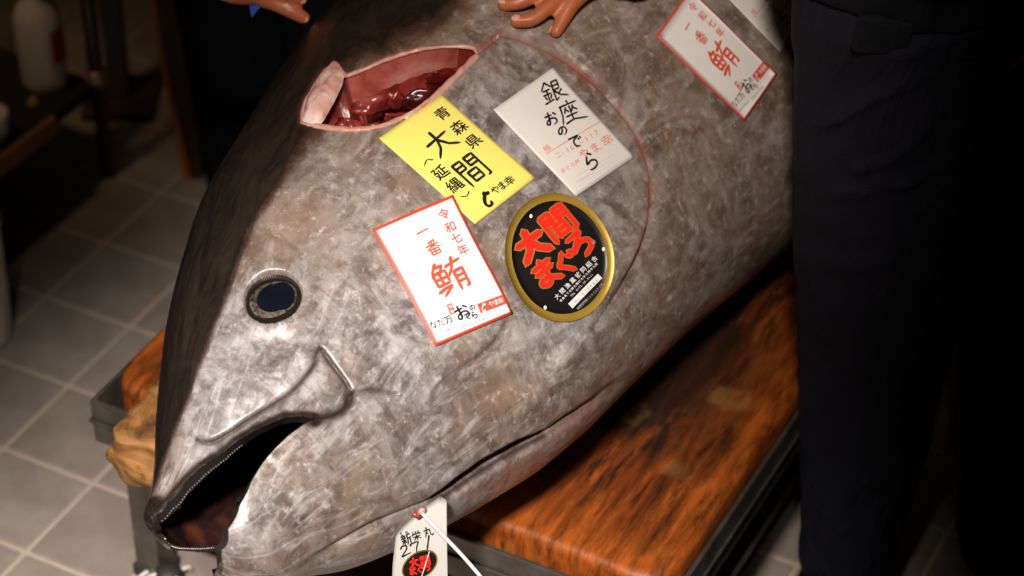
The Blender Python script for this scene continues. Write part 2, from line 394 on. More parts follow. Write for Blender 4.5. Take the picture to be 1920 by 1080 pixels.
def relief(px):
    h = np.zeros(len(px))
    def groove(poly, wd, dp, ends=.08):
        d, _, a = seg_dist(px, poly); return -dp * np.exp(-(d / wd) ** 2) * np.clip(np.minimum(a, 1 - a) / ends, .15, 1)
    h += groove(MAX_TOP, 5, .0050); h += groove(MAX_END, 4.5, .0036); h += groove(MOUTH_END, 8, .0075, .03); h += groove(CREASE, 4, .004)
    h += groove(SLIT, 4, .006, .02); h += groove(PREOP, 5, .003) + groove(THROAT, 8, .007, .12) + groove(SLITG, 9, .022, .2)
    mx = np.vstack([MAX_TOP, MAX_END, MOUTH_END[::-1], MOUTH_UP[::-1]])
    inside = in_poly(px, mx); d1, _, _ = seg_dist(px, np.vstack([MAX_TOP, MAX_END]))
    h += np.where(inside, .0020 * sstep(d1 / 20), 0)
    # bulging rim of the upper jaw along the mouth
    d, _, a = seg_dist(px, MOUTH_UP); h += .002 * np.exp(-(d / 14) ** 2)
    # gill cover: raised plate whose edge drops to the body
    d, sd, a = seg_dist(px, OPERC); ins = sd > 0; amp = .008 * np.clip(a / .06, 0, 1) * (1 - sstep((a - .45) / .2))
    h += np.where(ins, amp * np.exp(-d / 120) * sstep(d / 9), 0)
    h += np.where(~ins, -.004 * np.exp(-(d / 16) ** 2) * (1 - .8 * sstep((a - .45) / .2)), 0)
    # soft fold running beside the lower gill cover
    fold = np.array([(1190, 530), (1120, 630), (1040, 700), (960, 752), (880, 806)]); d, _, a = seg_dist(px, fold); h += .006 * np.exp(-(d / 26) ** 2) * np.sin(np.clip(a, 0, 1) * math.pi) ** .5
    dent = np.array([(860, 760), (940, 735), (1010, 680)]); d, _, _ = seg_dist(px, dent); h -= .005 * np.exp(-(d / 34) ** 2)
    r = eye_r(px); h += np.where(r > 1, .0036 * np.exp(-((r - 1.12) / .30) ** 2), -.016 * sstep((1.0 - r) / .10) + .0031 * (r <= 1))
    h += .0016 * vnoise(px, 90, 1) + .0009 * vnoise(px, 38, 2) + .0004 * vnoise(px, 15, 3)
    return h
def flank(px, off=0.0):
    """point on the upper flank of the tuna under a pixel, raised by off; and its normal"""
    px = np.atleast_2d(np.asarray(px, float)); s, t = px2st(px); N = base_normal(s, t)
    return section(s, t) + N * (relief(px) + off)[:, None], N

# mouth line in the loft: upper and lower rim angle for each station, one line behind the mouth corner
su, tu = px2st(MOUTH_UP); sl, tl = px2st(MOUTH_LO)
SC = su[-1]
print('mouth', su.round(3), tu.round(2), sl.round(3), tl.round(2), SC)
ou = np.argsort(su); ol = np.argsort(sl)
def rim_up(s): return np.where(s < SC, np.interp(s, su[ou], tu[ou]), tu[-1] + (1.75 - tu[-1]) * sstep((s - SC) / .8))
def rim_lo(s): return np.where(s < SC, np.interp(s, sl[ol], tl[ol]), rim_up(s))
# the far half of the upper lip hangs lower: its edge runs across the bottom of the open mouth
_ty = lambda x: np.interp(x, [250, 284, 300, 330, 374, 412, 900], [1008, 1016, 1027, 1032, 1035, 1034, 1030])
def rim_far(s):
    s = np.atleast_1d(s); g = np.linspace(.5, 2.7, 400); out = rim_up(s).copy()
    for i, q in enumerate(s):
        if q >= SC: continue
        p = proj(section(np.full(400, q), -g)); e = p[:, 1] - _ty(p[:, 0]); k = np.argmin(np.abs(e))
        w_ = sstep((q - .115) / (SC - .115)); out[i] = max(out[i], g[k]) * (1 - w_) + out[i] * w_
    return out
SL0 = float(sl.min()) + .001
def stations():
    a = np.linspace(0, .06, 34, endpoint=False); b = np.r_[np.linspace(.06, .78, 430, endpoint=False), np.linspace(.78, 1.08, 90, endpoint=False)]; c = np.linspace(1.08, 2.25, 45)
    r = np.sort(np.r_[a, b, c]); r[np.argmin(np.abs(r - SC))] = SC; r[np.argmin(np.abs(r - SL0))] = SL0; return r
SS = stations(); NS = len(SS); KC = int(np.argmin(np.abs(SS - SC))); KL = int(np.argmin(np.abs(SS - SL0)))
NU, NL, FU, FL = 190, 190, 40, 36
def arc(lo, hi, n): return lo[:, None] + (hi - lo)[:, None] * np.linspace(0, 1, n)[None]
ru, rl, rf = rim_up(SS), rim_lo(SS), rim_far(SS); rfl = np.where(SS < SC, np.maximum(rl, rf + .06 * sstep((SC - SS) / .03)), rl); kk = sstep((.17 - SS) / .06); rfl = rfl * (1 - kk) + np.maximum(rfl, 2.8) * kk; zero = np.zeros(NS); pi_ = np.full(NS, math.pi)
blocks = [(arc(zero, ru, NU), 1, 0), (arc(rl, pi_, NL)[KL:], 1, KL), (arc(-zero, -rf, FU), -1, 0), (arc(-rfl, -pi_, FL)[KL:], -1, KL)]
VV, FF, UVs = [], [], []
off = 0
for th, sg, k0 in blocks:
    s2 = np.repeat(SS[k0:, None], th.shape[1], 1); P = section(s2, th)
    if sg > 0:
        fl = P.reshape(-1, 3); px = proj(fl); N = base_normal(s2.ravel(), th.ravel())
        fade = sstep(np.minimum(th.ravel(), math.pi - th.ravel()) / .22) * (1 - sstep((s2.ravel() - 1.15) / .2))
        P = (fl + N * (relief(px) * fade)[:, None]).reshape(P.shape)
    nv = th.shape[1]; f = grid_faces(NS - k0, nv, False, off)
    if sg < 0: f = [q[::-1] for q in f]
    VV.append(P.reshape(-1, 3)); FF += f; UVs.append(np.stack([s2.ravel(), th.ravel() * .2], 1)); off += (NS - k0) * nv
    if k0 == KL and sg > 0: n_near = off
VV = np.vstack(VV); UVs = np.vstack(UVs)
FF = np.array(FF)[:, ::-1]
# cut the gill opening out of the near flank
PXV = proj(VV); near = np.arange(len(VV)) < n_near
facing = np.zeros(len(VV), bool); facing[:n_near] = True
ing = in_poly(PXV, GILL) & facing & (UVs[:, 0] > .3)
keep = ~ing[FF].any(1); FF = FF[keep]
# draw the vertices bordering the cut onto the traced outline
edge = np.zeros(len(VV), bool)
cnt = np.zeros(len(VV), int); np.add.at(cnt, FF.ravel(), 1)
dg, _, _ = seg_dist(PXV, np.vstack([GILL, GILL[:1]])); edge = facing & (dg < 7) & (cnt < 4) & (cnt > 0) & (UVs[:, 0] > .3)
gidx = np.where(edge)[0]
G2 = np.vstack([GILL, GILL[:1]])
if len(gidx):
    p = PXV[gidx]; best = np.full(len(p), 1e9); q = p.copy()
    for i in range(len(GILL)):
        a, b = G2[i], G2[i + 1]; t = np.clip(((p - a) @ (b - a)) / ((b - a) @ (b - a)), 0, 1); r = a + t[:, None] * (b - a); d = np.linalg.norm(p - r, axis=1); m = d < best; best[m] = d[m]; q[m] = r[m]
    VV[gidx] = flank(q)[0]

def lin(c): return tuple(((x / 255) / 12.92 if x / 255 <= .04045 else ((x / 255 + .055) / 1.055) ** 2.4) for x in c)
def fish_mat():
    t = NT('tuna_skin'); uv = t.coord('UV'); co = t.coord('Object')
    back, pink, line, warm = t.attr('back'), t.attr('pink'), t.attr('line'), t.attr('warm')
    big = t.noise(co, 6.5, 5, .62, .6); mid = t.noise(co, 18, 9, .72, .5); fine = t.noise(co, 85, 6, .72, .3); blot = t.noise(co, 34, 8, .72, .6)
    stre = t.noise(t.mapping(uv, (13, 34, 1), (0, 0, .35)), 1.0, 7, .68, 1.4); smear = t.noise(t.mapping(uv, (34, 7, 1), (0, 0, -.25)), 1.0, 7, .7, 1.8)
    sil = t.mix(t.ramp(mid, [(.36, 0.), (.64, 1.)]), (.150, .128, .125), (.50, .462, .455))
    sil = t.mix(t.ramp(big, [(.42, 0.), (.60, .75)]), sil, (.29, .195, .135))
    sil = t.mix(t.math('MULTIPLY', t.ramp(blot, [(.47, 0.), (.62, 1.)]), .72), sil, (.075, .050, .040))
    sil = t.mix(t.math('MULTIPLY', t.ramp(stre, [(.50, 0.), (.66, 1.)]), .62), sil, (.68, .645, .645))
    sil = t.mix(t.math('MULTIPLY', t.ramp(smear, [(.50, 0.), (.64, 1.)]), .50), sil, (.12, .080, .060))
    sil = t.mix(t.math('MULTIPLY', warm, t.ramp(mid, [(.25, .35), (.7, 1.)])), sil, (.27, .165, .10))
    sil = t.mix(t.ramp(fine, [(.56, 0.), (.70, .6)]), sil, (.70, .67, .66))
    st2 = smear
    dk = t.mix(t.ramp(stre, [(.3, 0.), (.75, 1.)]), (.007, .005, .0045), (.034, .022, .016))
    edge = t.math('ADD', back, t.math('ADD', t.math('MULTIPLY', t.math('SUBTRACT', mid, .5), .9), t.math('MULTIPLY', t.math('SUBTRACT', stre, .5), .7)))
    sil = t.mix(t.ramp(edge, [(.10, 0.), (.45, .85)]), sil, (.085, .036, .021))
    c = t.mix(t.ramp(edge, [(.28, 0.), (.66, 1.)]), sil, dk)
    c = t.mix(t.math('MULTIPLY', t.attr('pale'), t.ramp(fine, [(.42, .05), (.60, .85)])), c, (.70, .64, .61))
    c = t.mix(pink, c, (.38, .125, .09))
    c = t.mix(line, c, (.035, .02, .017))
    t.color(c)
    t.rough(t.ramp(fine, [(.25, .24), (.75, .46)])); t.set(Coat_Roughness=.16, Metallic=.22); keep_ = t.math('SUBTRACT', 1.0, t.math('MAXIMUM', line, t.math('MULTIPLY', back, .8))); t.L(t.math('MULTIPLY', keep_, .38), t.b.inputs['Coat Weight']); t.L(t.math('ADD', t.math('MULTIPLY', keep_, .45), .12), t.b.inputs['Specular IOR Level']); t.L(t.math('MULTIPLY', keep_, .22), t.b.inputs['Metallic'])
    # fine scratches
    vo = t.add('ShaderNodeTexVoronoi', feature='DISTANCE_TO_EDGE'); t.L(t.mapping(uv, (16, 60, 1), (0, 0, .6)), vo.inputs['Vector']); vo.inputs['Scale'].default_value = 1.6; vo.inputs['Randomness'].default_value = 1
    h = t.math('ADD', t.math('MULTIPLY', fine, .6), t.math('ADD', stre, t.math('MULTIPLY', st2, .7)))
    t.bump(h, .30, .0022); return t.m
SKIN_F = fish_mat()
tuna = empty('tuna'); tag(tuna, 'huge bluefin tuna with open mouth lying on the wooden board', 'fish')
tuna.location = FO
def part(o, p=None):
    o.parent = p or tuna
    if p is None or p is tuna: o.matrix_parent_inverse = Matrix.Translation(-Vector(tuna.location))
    return o
# merge shared seams
key = np.round(VV * 2e4).astype(np.int64); _, first, inv = np.unique(key, axis=0, return_index=True, return_inverse=True); inv = inv.ravel()
FM = inv[FF]; ok = (FM[:, 0] != FM[:, 1]) & (FM[:, 1] != FM[:, 2]) & (FM[:, 2] != FM[:, 3]) & (FM[:, 3] != FM[:, 0]); FM, FU_ = FM[ok], FF[ok]
used = np.unique(FM); remap = np.full(len(first), -1); remap[used] = np.arange(len(used)); FM = remap[FM]
me = bpy.data.meshes.new('body'); me.vertices.add(len(used)); me.vertices.foreach_set('co', VV[first[used]].ravel())
me.loops.add(FM.size); me.loops.foreach_set('vertex_index', FM.ravel()); me.polygons.add(len(FM)); me.polygons.foreach_set('loop_start', np.arange(0, FM.size, 4)); me.polygons.foreach_set('loop_total', np.full(len(FM), 4))
me.polygons.foreach_set('use_smooth', np.ones(len(FM), bool)); me.update(calc_edges=True); me.validate()
uvl = me.uv_layers.new(name='UVMap'); uvl.data.foreach_set('uv', UVs[FU_.ravel()].astype(np.float32).ravel())
me.materials.append(SKIN_F)
body = link(bpy.data.objects.new('body', me)); part(body)
co = np.empty(len(me.vertices) * 3); me.vertices.foreach_get('co', co); co = co.reshape(-1, 3); PB = proj(co)
loc = co - FO; ls, lt, lw = loc @ FA, loc @ FD, loc @ FN
d, sd, a = seg_dist(PB, BACKLINE)
wid = 16 + 60 * sstep((a - .25) / .6)
back = np.where(lw > -.02, sstep(.5 + np.where(sd < 0, 1, -1) * d / wid * .5), 1.0)
tc = (pchip(ST, TD, np.clip(ls, 0, 2.25)) + pchip(ST, TV, np.clip(ls, 0, 2.25))) / 2
back = np.where(lw <= 0, sstep((tc - lt - .03) / .12), back)
far = sstep((ls - 1.05) / .25); back = back * (1 - far) + far * sstep((tc - lt - .05) / .14)
d, _, _ = seg_dist(PB, MOUTH_UP); back = np.maximum(back, 1.1 * np.exp(-(d / 13) ** 2) * (lw > 0)); back = np.maximum(back, sstep((.030 - ls) / .022) * (lt < .03))
d, _, a = seg_dist(PB, OPERC); pink = .95 * np.exp(-(d / 7) ** 2) * (1 - sstep((a - .40) / .18)) * (lw > 0) * (.55 + .45 * vnoise(PB, 30, 9))
d, _, _ = seg_dist(PB, G2); pink = np.maximum(pink, .30 * np.exp(-(d / 6) ** 2) * (lw > 0)); d, _, _ = seg_dist(PB, SLIT); pink = np.maximum(pink, .9 * np.exp(-(d / 6) ** 2) * (lw > 0))
for cpt, rr in (((893, 113), 4), ((919, 116), 4), ((931, 127), 4.5), ((1145, 733), 6), ((1180, 593), 4)):
    pink = np.maximum(pink, .95 * np.exp(-(np.linalg.norm(PB - cpt, axis=1) / rr) ** 2))
d, _, a = seg_dist(PB, [(880, 928), (940, 893), (1000, 856), (1060, 806), (1120, 752)]); pink = np.maximum(pink, .38 * np.exp(-(d / 13) ** 2) * (lw > -.03))
line = np.zeros(len(PB))  # dark skin lines, with shade painted into the grooves and throat slit
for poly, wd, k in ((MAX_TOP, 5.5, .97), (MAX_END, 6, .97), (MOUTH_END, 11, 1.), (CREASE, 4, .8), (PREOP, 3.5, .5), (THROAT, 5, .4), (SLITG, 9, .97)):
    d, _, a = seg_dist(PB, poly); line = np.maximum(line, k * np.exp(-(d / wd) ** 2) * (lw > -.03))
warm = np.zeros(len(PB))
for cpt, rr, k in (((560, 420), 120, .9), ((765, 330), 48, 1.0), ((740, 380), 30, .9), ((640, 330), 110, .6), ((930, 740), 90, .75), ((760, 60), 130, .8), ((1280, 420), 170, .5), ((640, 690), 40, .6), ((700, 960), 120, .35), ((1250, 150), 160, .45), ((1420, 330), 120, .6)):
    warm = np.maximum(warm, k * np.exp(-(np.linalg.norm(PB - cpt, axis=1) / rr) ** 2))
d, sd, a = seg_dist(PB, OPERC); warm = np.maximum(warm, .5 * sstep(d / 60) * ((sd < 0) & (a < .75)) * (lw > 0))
pale = np.zeros(len(PB))
for poly, wd, k in (([(1040, 82), (1062, 100), (1085, 118), (1112, 142)], 4, .8), ([(1050, 78), (1075, 96), (1090, 100), (1110, 122)], 3, .6), ([(1148, 188), (1180, 228), (1204, 268)], 3, .7), ([(1270, 350), (1274, 385), (1300, 425)], 3, .7), ([(1290, 400), (1306, 430), (1312, 455)], 3, .6), ([(1250, 360), (1262, 392), (1280, 410)], 3, .5), ([(1345, 235), (1356, 262), (1380, 268)], 3, .6), ([(880, 690), (950, 660), (1020, 640)], 2.5, .6),  ([(420, 650), (440, 662), (460, 672)], 2.5, .5), ([(1040, 690), (1080, 650), (1110, 622)], 3, .35), ([(1330, 300), (1350, 340), (1362, 380)], 3, .45), ([(1400, 300), (1412, 350), (1420, 400)], 3, .4), ([(960, 760), (1010, 725), (1060, 680)], 3, .4)):
    d, _, a = seg_dist(PB, poly); pale = np.maximum(pale, k * np.exp(-(d / wd) ** 2) * (lw > 0))
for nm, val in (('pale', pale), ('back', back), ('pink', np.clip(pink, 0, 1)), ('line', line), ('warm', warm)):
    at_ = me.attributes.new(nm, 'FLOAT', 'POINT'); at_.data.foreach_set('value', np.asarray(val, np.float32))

# mouth lining: lips, palate, floor of the mouth and throat
def lining_mat():
    t = NT('mouth_lining'); co = t.coord(); f = t.noise(co, 16, 5, .6, .8); g = t.noise(co, 7, 3)
    c = t.mix(t.ramp(f, [(.4, 0.), (.72, 1.)]), (.016, .007, .007), (.075, .026, .022)); c = t.mix(t.ramp(g, [(.56, 0.), (.68, .9)]), c, (.22, .05, .02))
    t.color(c); t.rough(.32); t.bump(f, .4, .004); return t.m
LIN = lining_mat()
sm = SS[(SS < .42)]; nm_ = len(sm); NA = 26
def lin_arc(lo, hi, sgn, k0):
    th = sgn * arc(lo, hi, NA)[k0:]; s2 = np.repeat(sm[k0:, None], NA, 1); tap = sstep((sm[k0:] - .2) / .22)[:, None]
    P = section(np.maximum(s2, .004 if k0 == 0 else SL0 + .004), th, .014, .012)
    mid = FO + np.clip(sm[k0:], 0, .36)[:, None, None] * FA + ((pchip(ST, TD, sm[k0:]) + pchip(ST, TV, sm[k0:])) / 2)[:, None, None] * FD
    return P * (1 - tap[..., None]) + mid * tap[..., None]
V, Fc = [], []; LV, LF = [], []
cut = slice(0, nm_); z0 = np.zeros(nm_); p0 = np.full(nm_, math.pi)
for lo, hi, sg, rim, k0 in ((z0, ru[cut], 1, ru[cut], 0), (rl[cut], p0, 1, rl[cut], KL), (z0, rf[cut], -1, rf[cut], 0), (rfl[cut], p0, -1, rfl[cut], KL)):
    P = lin_arc(lo, hi, sg, k0); b = len(V); V += list(P.reshape(-1, 3)); f = grid_faces(nm_ - k0, NA, False, b); Fc += f if sg > 0 else [q[::-1] for q in f]
    # lip strip joining the rim of the skin with the lining
    m = (sm <= SC) & (np.arange(nm_) >= k0); outer = section(sm[m], sg * rim[m])
    if sg > 0: outer = outer + base_normal(sm[m], rim[m]) * (relief(proj(outer)))[:, None]
    j = NA - 1 if lo is z0 else 0; k = int(m.sum()); b2 = len(LV); LV += list(outer) + [V[b + i * NA + j] for i in range(k)]
    for i in range(k - 1): LF.append((b2 + k + i, b2 + k + i + 1, b2 + i + 1, b2 + i))
part(mesh_obj('mouth_lining', V, Fc, LIN))
# rounded tips of both jaws
DARKSKIN = plain('dark_lip_skin', (.022, .017, .016), .55, var=.3, spec=.3)
part(mesh_obj('lips', LV, LF, DARKSKIN))
def jaw_tip(k, lo, hi, hi_far, lo_far, push, mat):
    near_ = section(np.full(13, SS[k]), np.linspace(lo, hi, 13)); far_ = section(np.full(13, SS[k]), -np.linspace(lo_far, hi_far, 13))
    near_ = near_ + base_normal(np.full(13, SS[k]), np.linspace(lo, hi, 13)) * 0
    ring = np.vstack([near_, far_[::-1]]) if lo > .5 else np.vstack([near_[::-1], far_[1:]])
    c = ring.mean(0); V = []
    for q, dp in ((1, 0), (.9, .45), (.7, .75), (.4, .95), (.05, 1)): V += list(c + (ring - c) * q - FA * push * dp)
    n = len(ring); return V, grid_faces(5, n, True) + [tuple(4 * n + i for i in range(n))]
v, f = jaw_tip(0, 0, float(ru[0]), float(rf[0]), 0, .003, DARKSKIN); part(mesh_obj('upper_lip_tip', v, f, DARKSKIN))
v, f = jaw_tip(KL, float(rl[KL]), math.pi, math.pi, float(rfl[KL]), .003, SKIN_F); part(mesh_obj('lower_lip_tip', v, f, SKIN_F))
# tongue and the pink scrap behind the front teeth
FLESH_P = plain('pale_flesh', (.62, .27, .22), .35, var=.25, scale=40)
def blob(name, c, axes, mat, parent, n=10, noise=.15, seed=1):
    bm = bmesh.new(); bmesh.ops.create_icosphere(bm, subdivisions=3, radius=1); r = np.random.default_rng(seed); ph = r.uniform(0, 6, 6)
    for v in bm.verts:
        p = np.array(v.co); k = 1 + noise * (math.sin(4 * p[0] + ph[0]) * math.sin(4 * p[1] + ph[1]) + .6 * math.sin(7 * p[2] + ph[2] + 3 * p[0]))
        v.co = Vector(np.asarray(c) + k * (p[0] * axes[0] + p[1] * axes[1] + p[2] * axes[2]))
    o = bm_obj(name, bm, mat, None, True); return part(o, parent)
tg = FO + .16 * FA + .075 * FD
blob('tongue', tg, (FA * .075, FD * .012, FN * .035), plain('tongue_flesh', (.10, .03, .02), .4, var=.4, scale=30), tuna)

# teeth: a fine row along the inner edge of the upper lip
bone = plain('tooth_bone', (.75, .68, .58), .35)
V, Fc = [], []
def tooth(p, dr, h, r):
    dr = dr / np.linalg.norm(dr); u = np.cross(dr, [.3, .7, .2]); u /= np.linalg.norm(u); v = np.cross(dr, u); b = len(V)
    V.extend([p + r * (math.cos(a) * u + math.sin(a) * v) for a in np.linspace(0, 2 * math.pi, 5, endpoint=False)] + [p + dr * h])
    for k in range(5): Fc.append((b + k, b + (k + 1) % 5, b + 5))
for sg, rim, m in ((1, ru, .10), (-1, rf, .10)):
    for q in np.linspace(.002, m, 38 if sg > 0 else 34):
        th = np.interp(q, SS, rim); p = section(np.array([q]), np.array([sg * (th + .0)]), .010, .008)[0]
        tooth(p, FD * .8 - FN * sg * .5, .0020, .0008)
o = part(mesh_obj('teeth', V, Fc, bone, None, False)); o['kind'] = 'stuff'
pk = section(np.array([.03]), np.array([-1.0]), .012, .010)[0]; dpk = depth(pk)
blob('palate_scrap', at([(325, 948)], dpk - .012), (RT * .009 + UP * .004, UP * .008 + RT * .002, FW * .003), FLESH_P, tuna, noise=.35, seed=4)

# ---------------------------------------------------------------- eye
eo = flank([EYE_C + (90, 0), EYE_C - (90, 0), EYE_C + (0, 85), EYE_C - (0, 85)])
EYEP = eo[0].mean(0); EYEN = eo[1].mean(0); EYEN /= np.linalg.norm(EYEN); EYED = depth(EYEP)
def eye_disc(name, c, rr, ang, h0, h1, prof, mat, parent, hole=0.0, n=56):
    """a shallow dome (or ring) seated in the socket, outlined in the plane of the eye"""
    rs = np.linspace(max(hole, .02), 1, 12); V = []
    for r in rs:
        for k in range(n):
            a = 2 * math.pi * k / n; x, y = rr[0] * r * math.cos(a), rr[1] * r * math.sin(a)
            p = c + np.array([x * math.cos(ang) - y * math.sin(ang), x * math.sin(ang) + y * math.cos(ang)])
            d = ray([p])[0]; t = ((EYEP - CAM) @ EYEN) / (d @ EYEN); V.append(CAM + d * t + EYEN * (h0 + (h1 - h0) * prof(r)))
    f = grid_faces(12, n, True)
    if not hole: f.append(tuple(range(n)))
    return part(mesh_obj(name, V, f, mat), parent)
def iris_mat():
    t = NT('iris'); f = t.noise(t.coord(), 160, 5, .6, 1.0)
    t.color(t.mix(t.ramp(f, [(.35, 0.), (.65, 1.)]), (.02, .015, .010), (.26, .215, .15))); t.rough(.25); t.set(Metallic=.6); return t.m
gl = NT('cornea_black'); gl.color(gl.mix(gl.noise(gl.coord(), 90), (.006, .005, .005), (.018, .013, .010))); gl.rough(.12); gl.set(Coat_Weight=1.0, Coat_Roughness=.04)
eye = eye_disc('eye', EYE_C, (58, 50), EYE_A, -.0042, .0020, lambda r: math.cos(r * 1.2), gl.m, tuna)
eye['label'] = 'glossy dark fish eye with silver iris ring'
eye_disc('iris', EYE_C + (0, 1), (46, 37), math.radians(-22), -.0022, .0030, lambda r: math.cos(r * 1.25), iris_mat(), eye, .68)
pp = NT('pupil_blue'); pp.color(pp.mix(pp.noise(pp.coord(), 60, 2), (.003, .003, .004), (.006, .008, .018))); pp.rough(.08); pp.set(Coat_Weight=1.0, Coat_Roughness=.03)
eye_disc('pupil', EYE_C + (4, 0), (38, 30), math.radians(-22), -.0008, .0038, lambda r: math.cos(r * 1.35), pp.m, eye)

# ---------------------------------------------------------------- cut gill opening
def meat_mat(name, deep, mid, pale, sc=18, wet=.25):
    t = NT(name); co = t.coord(); f = t.noise(co, sc, 6, .62, 1.2); g = t.noise(co, sc * .45, 4, .55, .5)
    c = t.mix(t.ramp(f, [(.32, 0.), (.62, 1.)]), deep, mid); c = t.mix(t.ramp(g, [(.52, 0.), (.70, .8)]), c, pale)
    t.color(c); t.rough(wet); t.bump(f, .5, .004); t.set(Coat_Weight=.4, Coat_Roughness=.12); return t.m
MEAT = meat_mat('red_meat', (.05, .004, .004), (.30, .035, .025), (.50, .16, .12))
DEEP = meat_mat('deep_meat', (.018, .002, .002), (.13, .010, .008), (.25, .05, .035))
PALE = meat_mat('cut_edge_fat', (.45, .15, .11), (.62, .34, .27), (.74, .52, .44), 30, .4)
def dense(poly, n):
    p = np.vstack([poly, poly[:1]]); L = np.r_[0, np.cumsum(np.linalg.norm(np.diff(p, axis=0), axis=1))]
    q = np.linspace(0, L[-1], n, endpoint=False); return np.stack([np.interp(q, L, p[:, 0]), np.interp(q, L, p[:, 1])], 1)
gp = dense(GILL, 150); spine = np.array([(605, 205), (700, 180), (800, 140), (880, 98)], float)
def toward(px, k):
    best = np.full(len(px), 1e9); q = px.copy()
    for i in range(len(spine) - 1):
        a, b = spine[i], spine[i + 1]; t = np.clip(((px - a) @ (b - a)) / ((b - a) @ (b - a)), 0, 1); r = a + t[:, None] * (b - a); d = np.linalg.norm(px - r, axis=1); m = d < best; best[m] = d[m]; q[m] = r[m]
    return px + (q - px) * k
rings = []
for k, dp in ((-.06, -.0005), (.0, .002), (.05, .010), (.12, .022), (.30, .042), (.60, .060), (.95, .066)):
    P, N = flank(toward(gp, k)); rings.append(P - N * dp)
V = np.vstack(rings); n = len(gp)
# slightly uneven walls
wob = np.array([vnoise(np.stack([np.arange(n) * 3., np.full(n, k * 40.)], 1), 9, 11) for k in range(len(rings))]).ravel() * np.repeat([0, 0, .002, .004, .006, .006, .004], n)
V = V + np.tile(flank(gp)[1], (len(rings), 1)) * wob[:, None]
o = part(mesh_obj('gill_cavity', V, grid_faces(len(rings), n, True) + [tuple((len(rings) - 1) * n + i for i in range(n))], MEAT))
o['label'] = 'red flesh inside the cut gill opening'
# pale rim of cut skin
P, N = flank(gp); low = sstep((gp[:, 1] - (250 - .2 * (gp[:, 0] - 560)) + 60) / 60)
rad = np.where((gp[:, 0] > 590) & (np.arange(n) > n * .5),   .0034, .0024) * (1 + .3 * vnoise(gp, 14, 21))
rad = np.where(gp[:, 0] > 895, .0016, rad)
path = P - N * .001
V = []; seg = 8
T = np.roll(path, -1, 0) - np.roll(path, 1, 0); T /= np.linalg.norm(T, axis=1)[:, None]; B = np.cross(T, N)
for i in range(n):
    for k in range(seg):
        a = 2 * math.pi * k / seg; V.append(path[i] + rad[i] * (math.cos(a) * B[i] * 1.2 + math.sin(a) * N[i]))
f = grid_faces(n, seg, True) + [((n - 1) * seg + k, (n - 1) * seg + (k + 1) % seg, (k + 1) % seg, k) for k in range(seg)]
cavity_rim = part(mesh_obj('cut_skin_edge', V, f, PALE))
def patch(name, poly, height, mat, parent, seed=3, base=0.0, nr=9, n=70, rough=.25):
    """a fleshy raised lump with the given outline on the flank"""
    pl = dense(np.array(poly, float), n); c = pl.mean(0); V = []
    for r in np.linspace(1, 0.03, nr):
        q = c + (pl - c) * r; P, N = flank(q); h = base + height * (1 - r ** 3) * (1 + rough * vnoise(q, 11, seed)) + height * rough * .5 * vnoise(q, 5, seed + 1) * (1 - r ** 4)
        V += list(P + N * h[:, None])
    return part(mesh_obj(name, V, grid_faces(nr, n, True) + [tuple((nr - 1) * n + i for i in range(n))], mat), parent)
FAT = meat_mat('pale_fat', (.55, .17, .13), (.74, .50, .43), (.85, .70, .64), 26, .3)
patch('fat_flap', [(564, 230), (565, 207), (574, 181), (591, 153), (611, 129), (627, 111), (637, 118), (647, 134), (642, 160), (630, 185), (618, 206), (606, 226), (590, 237), (575, 238)], .010, FAT, tuna, 5, -.001)
patch('lower_fat_strip', [(752, 222), (775, 208), (800, 188), (806, 183), (802, 194), (782, 214), (762, 225)], .004, FAT, tuna, 6, .001)
# strands and lumps of flesh in the cavity
cz = flank(spine)
for k, (c, ax, rz, dp, mt, sd) in enumerate((((690, 165), (40, 17), -.5, .032, MEAT, 1), ((645, 205), (26, 15), .3, .030, MEAT, 2), ((735, 190), (24, 20), .2, .044, DEEP, 3), ((790, 140), (36, 14), -.4, .040, DEEP, 4),
                                              ((705, 215), (30, 11), -.3, .030, MEAT, 5), ((830, 115), (30, 9), -.4, .030, DEEP, 6), ((740, 150), (18, 10), -.6, .034, MEAT, 7))):
    P, N = flank([c]); P = P[0] - N[0] * dp; m = depth(P) / F
    u = RT * math.cos(rz) + UP * -math.sin(rz); v = np.cross(N[0], u); v /= np.linalg.norm(v); u = np.cross(v, N[0])
    blob('flesh_lump', P, (u * ax[0] * m, v * ax[1] * m, N[0] * .014), mt, tuna, noise=.22, seed=sd)
for k, (a, b, c, r) in enumerate((((655, 160), (676, 196), (668, 236), .0022), ((676, 175), (684, 205), (676, 238), .0014), ((720, 180), (757, 178), (762, 204), .0018), ((628, 196), (646, 212), (660, 236), .0030))):
    q = catmull([a, b, c], 8); P, N = flank(q); dp = np.interp(np.linspace(0, 1, len(q)), [0, .5, 1], [.030, .038, .020]); P = P - N * dp[:, None]
    part(tube_obj('flesh_strand', P, r * (1 + .4 * np.sin(np.linspace(0, 7, len(q)))), MEAT, None, 8), tuna)
# pale cut wall of muscle along the upper edge of the opening
iu = np.arange(n)[(np.arange(n) > n * .155) & (np.arange(n) < n * .47)]; V = []
PM = meat_mat('pink_muscle', (.26, .035, .025), (.42, .10, .075), (.58, .26, .21), 24, .3)
for k, dp, lift in ((-.01, .0, .0), (.03, .006, .0015), (.085, .014, .002), (.15, .021, .0015), (.24, .029, -.004)):
    P, N = flank(toward(gp[iu], k)); q = gp[iu]; V += list(P - N * (dp - lift + .0022 * vnoise(q + k * 300, 12, 31))[:, None])
part(mesh_obj('muscle_wall', V, grid_faces(5, len(iu)), PM))

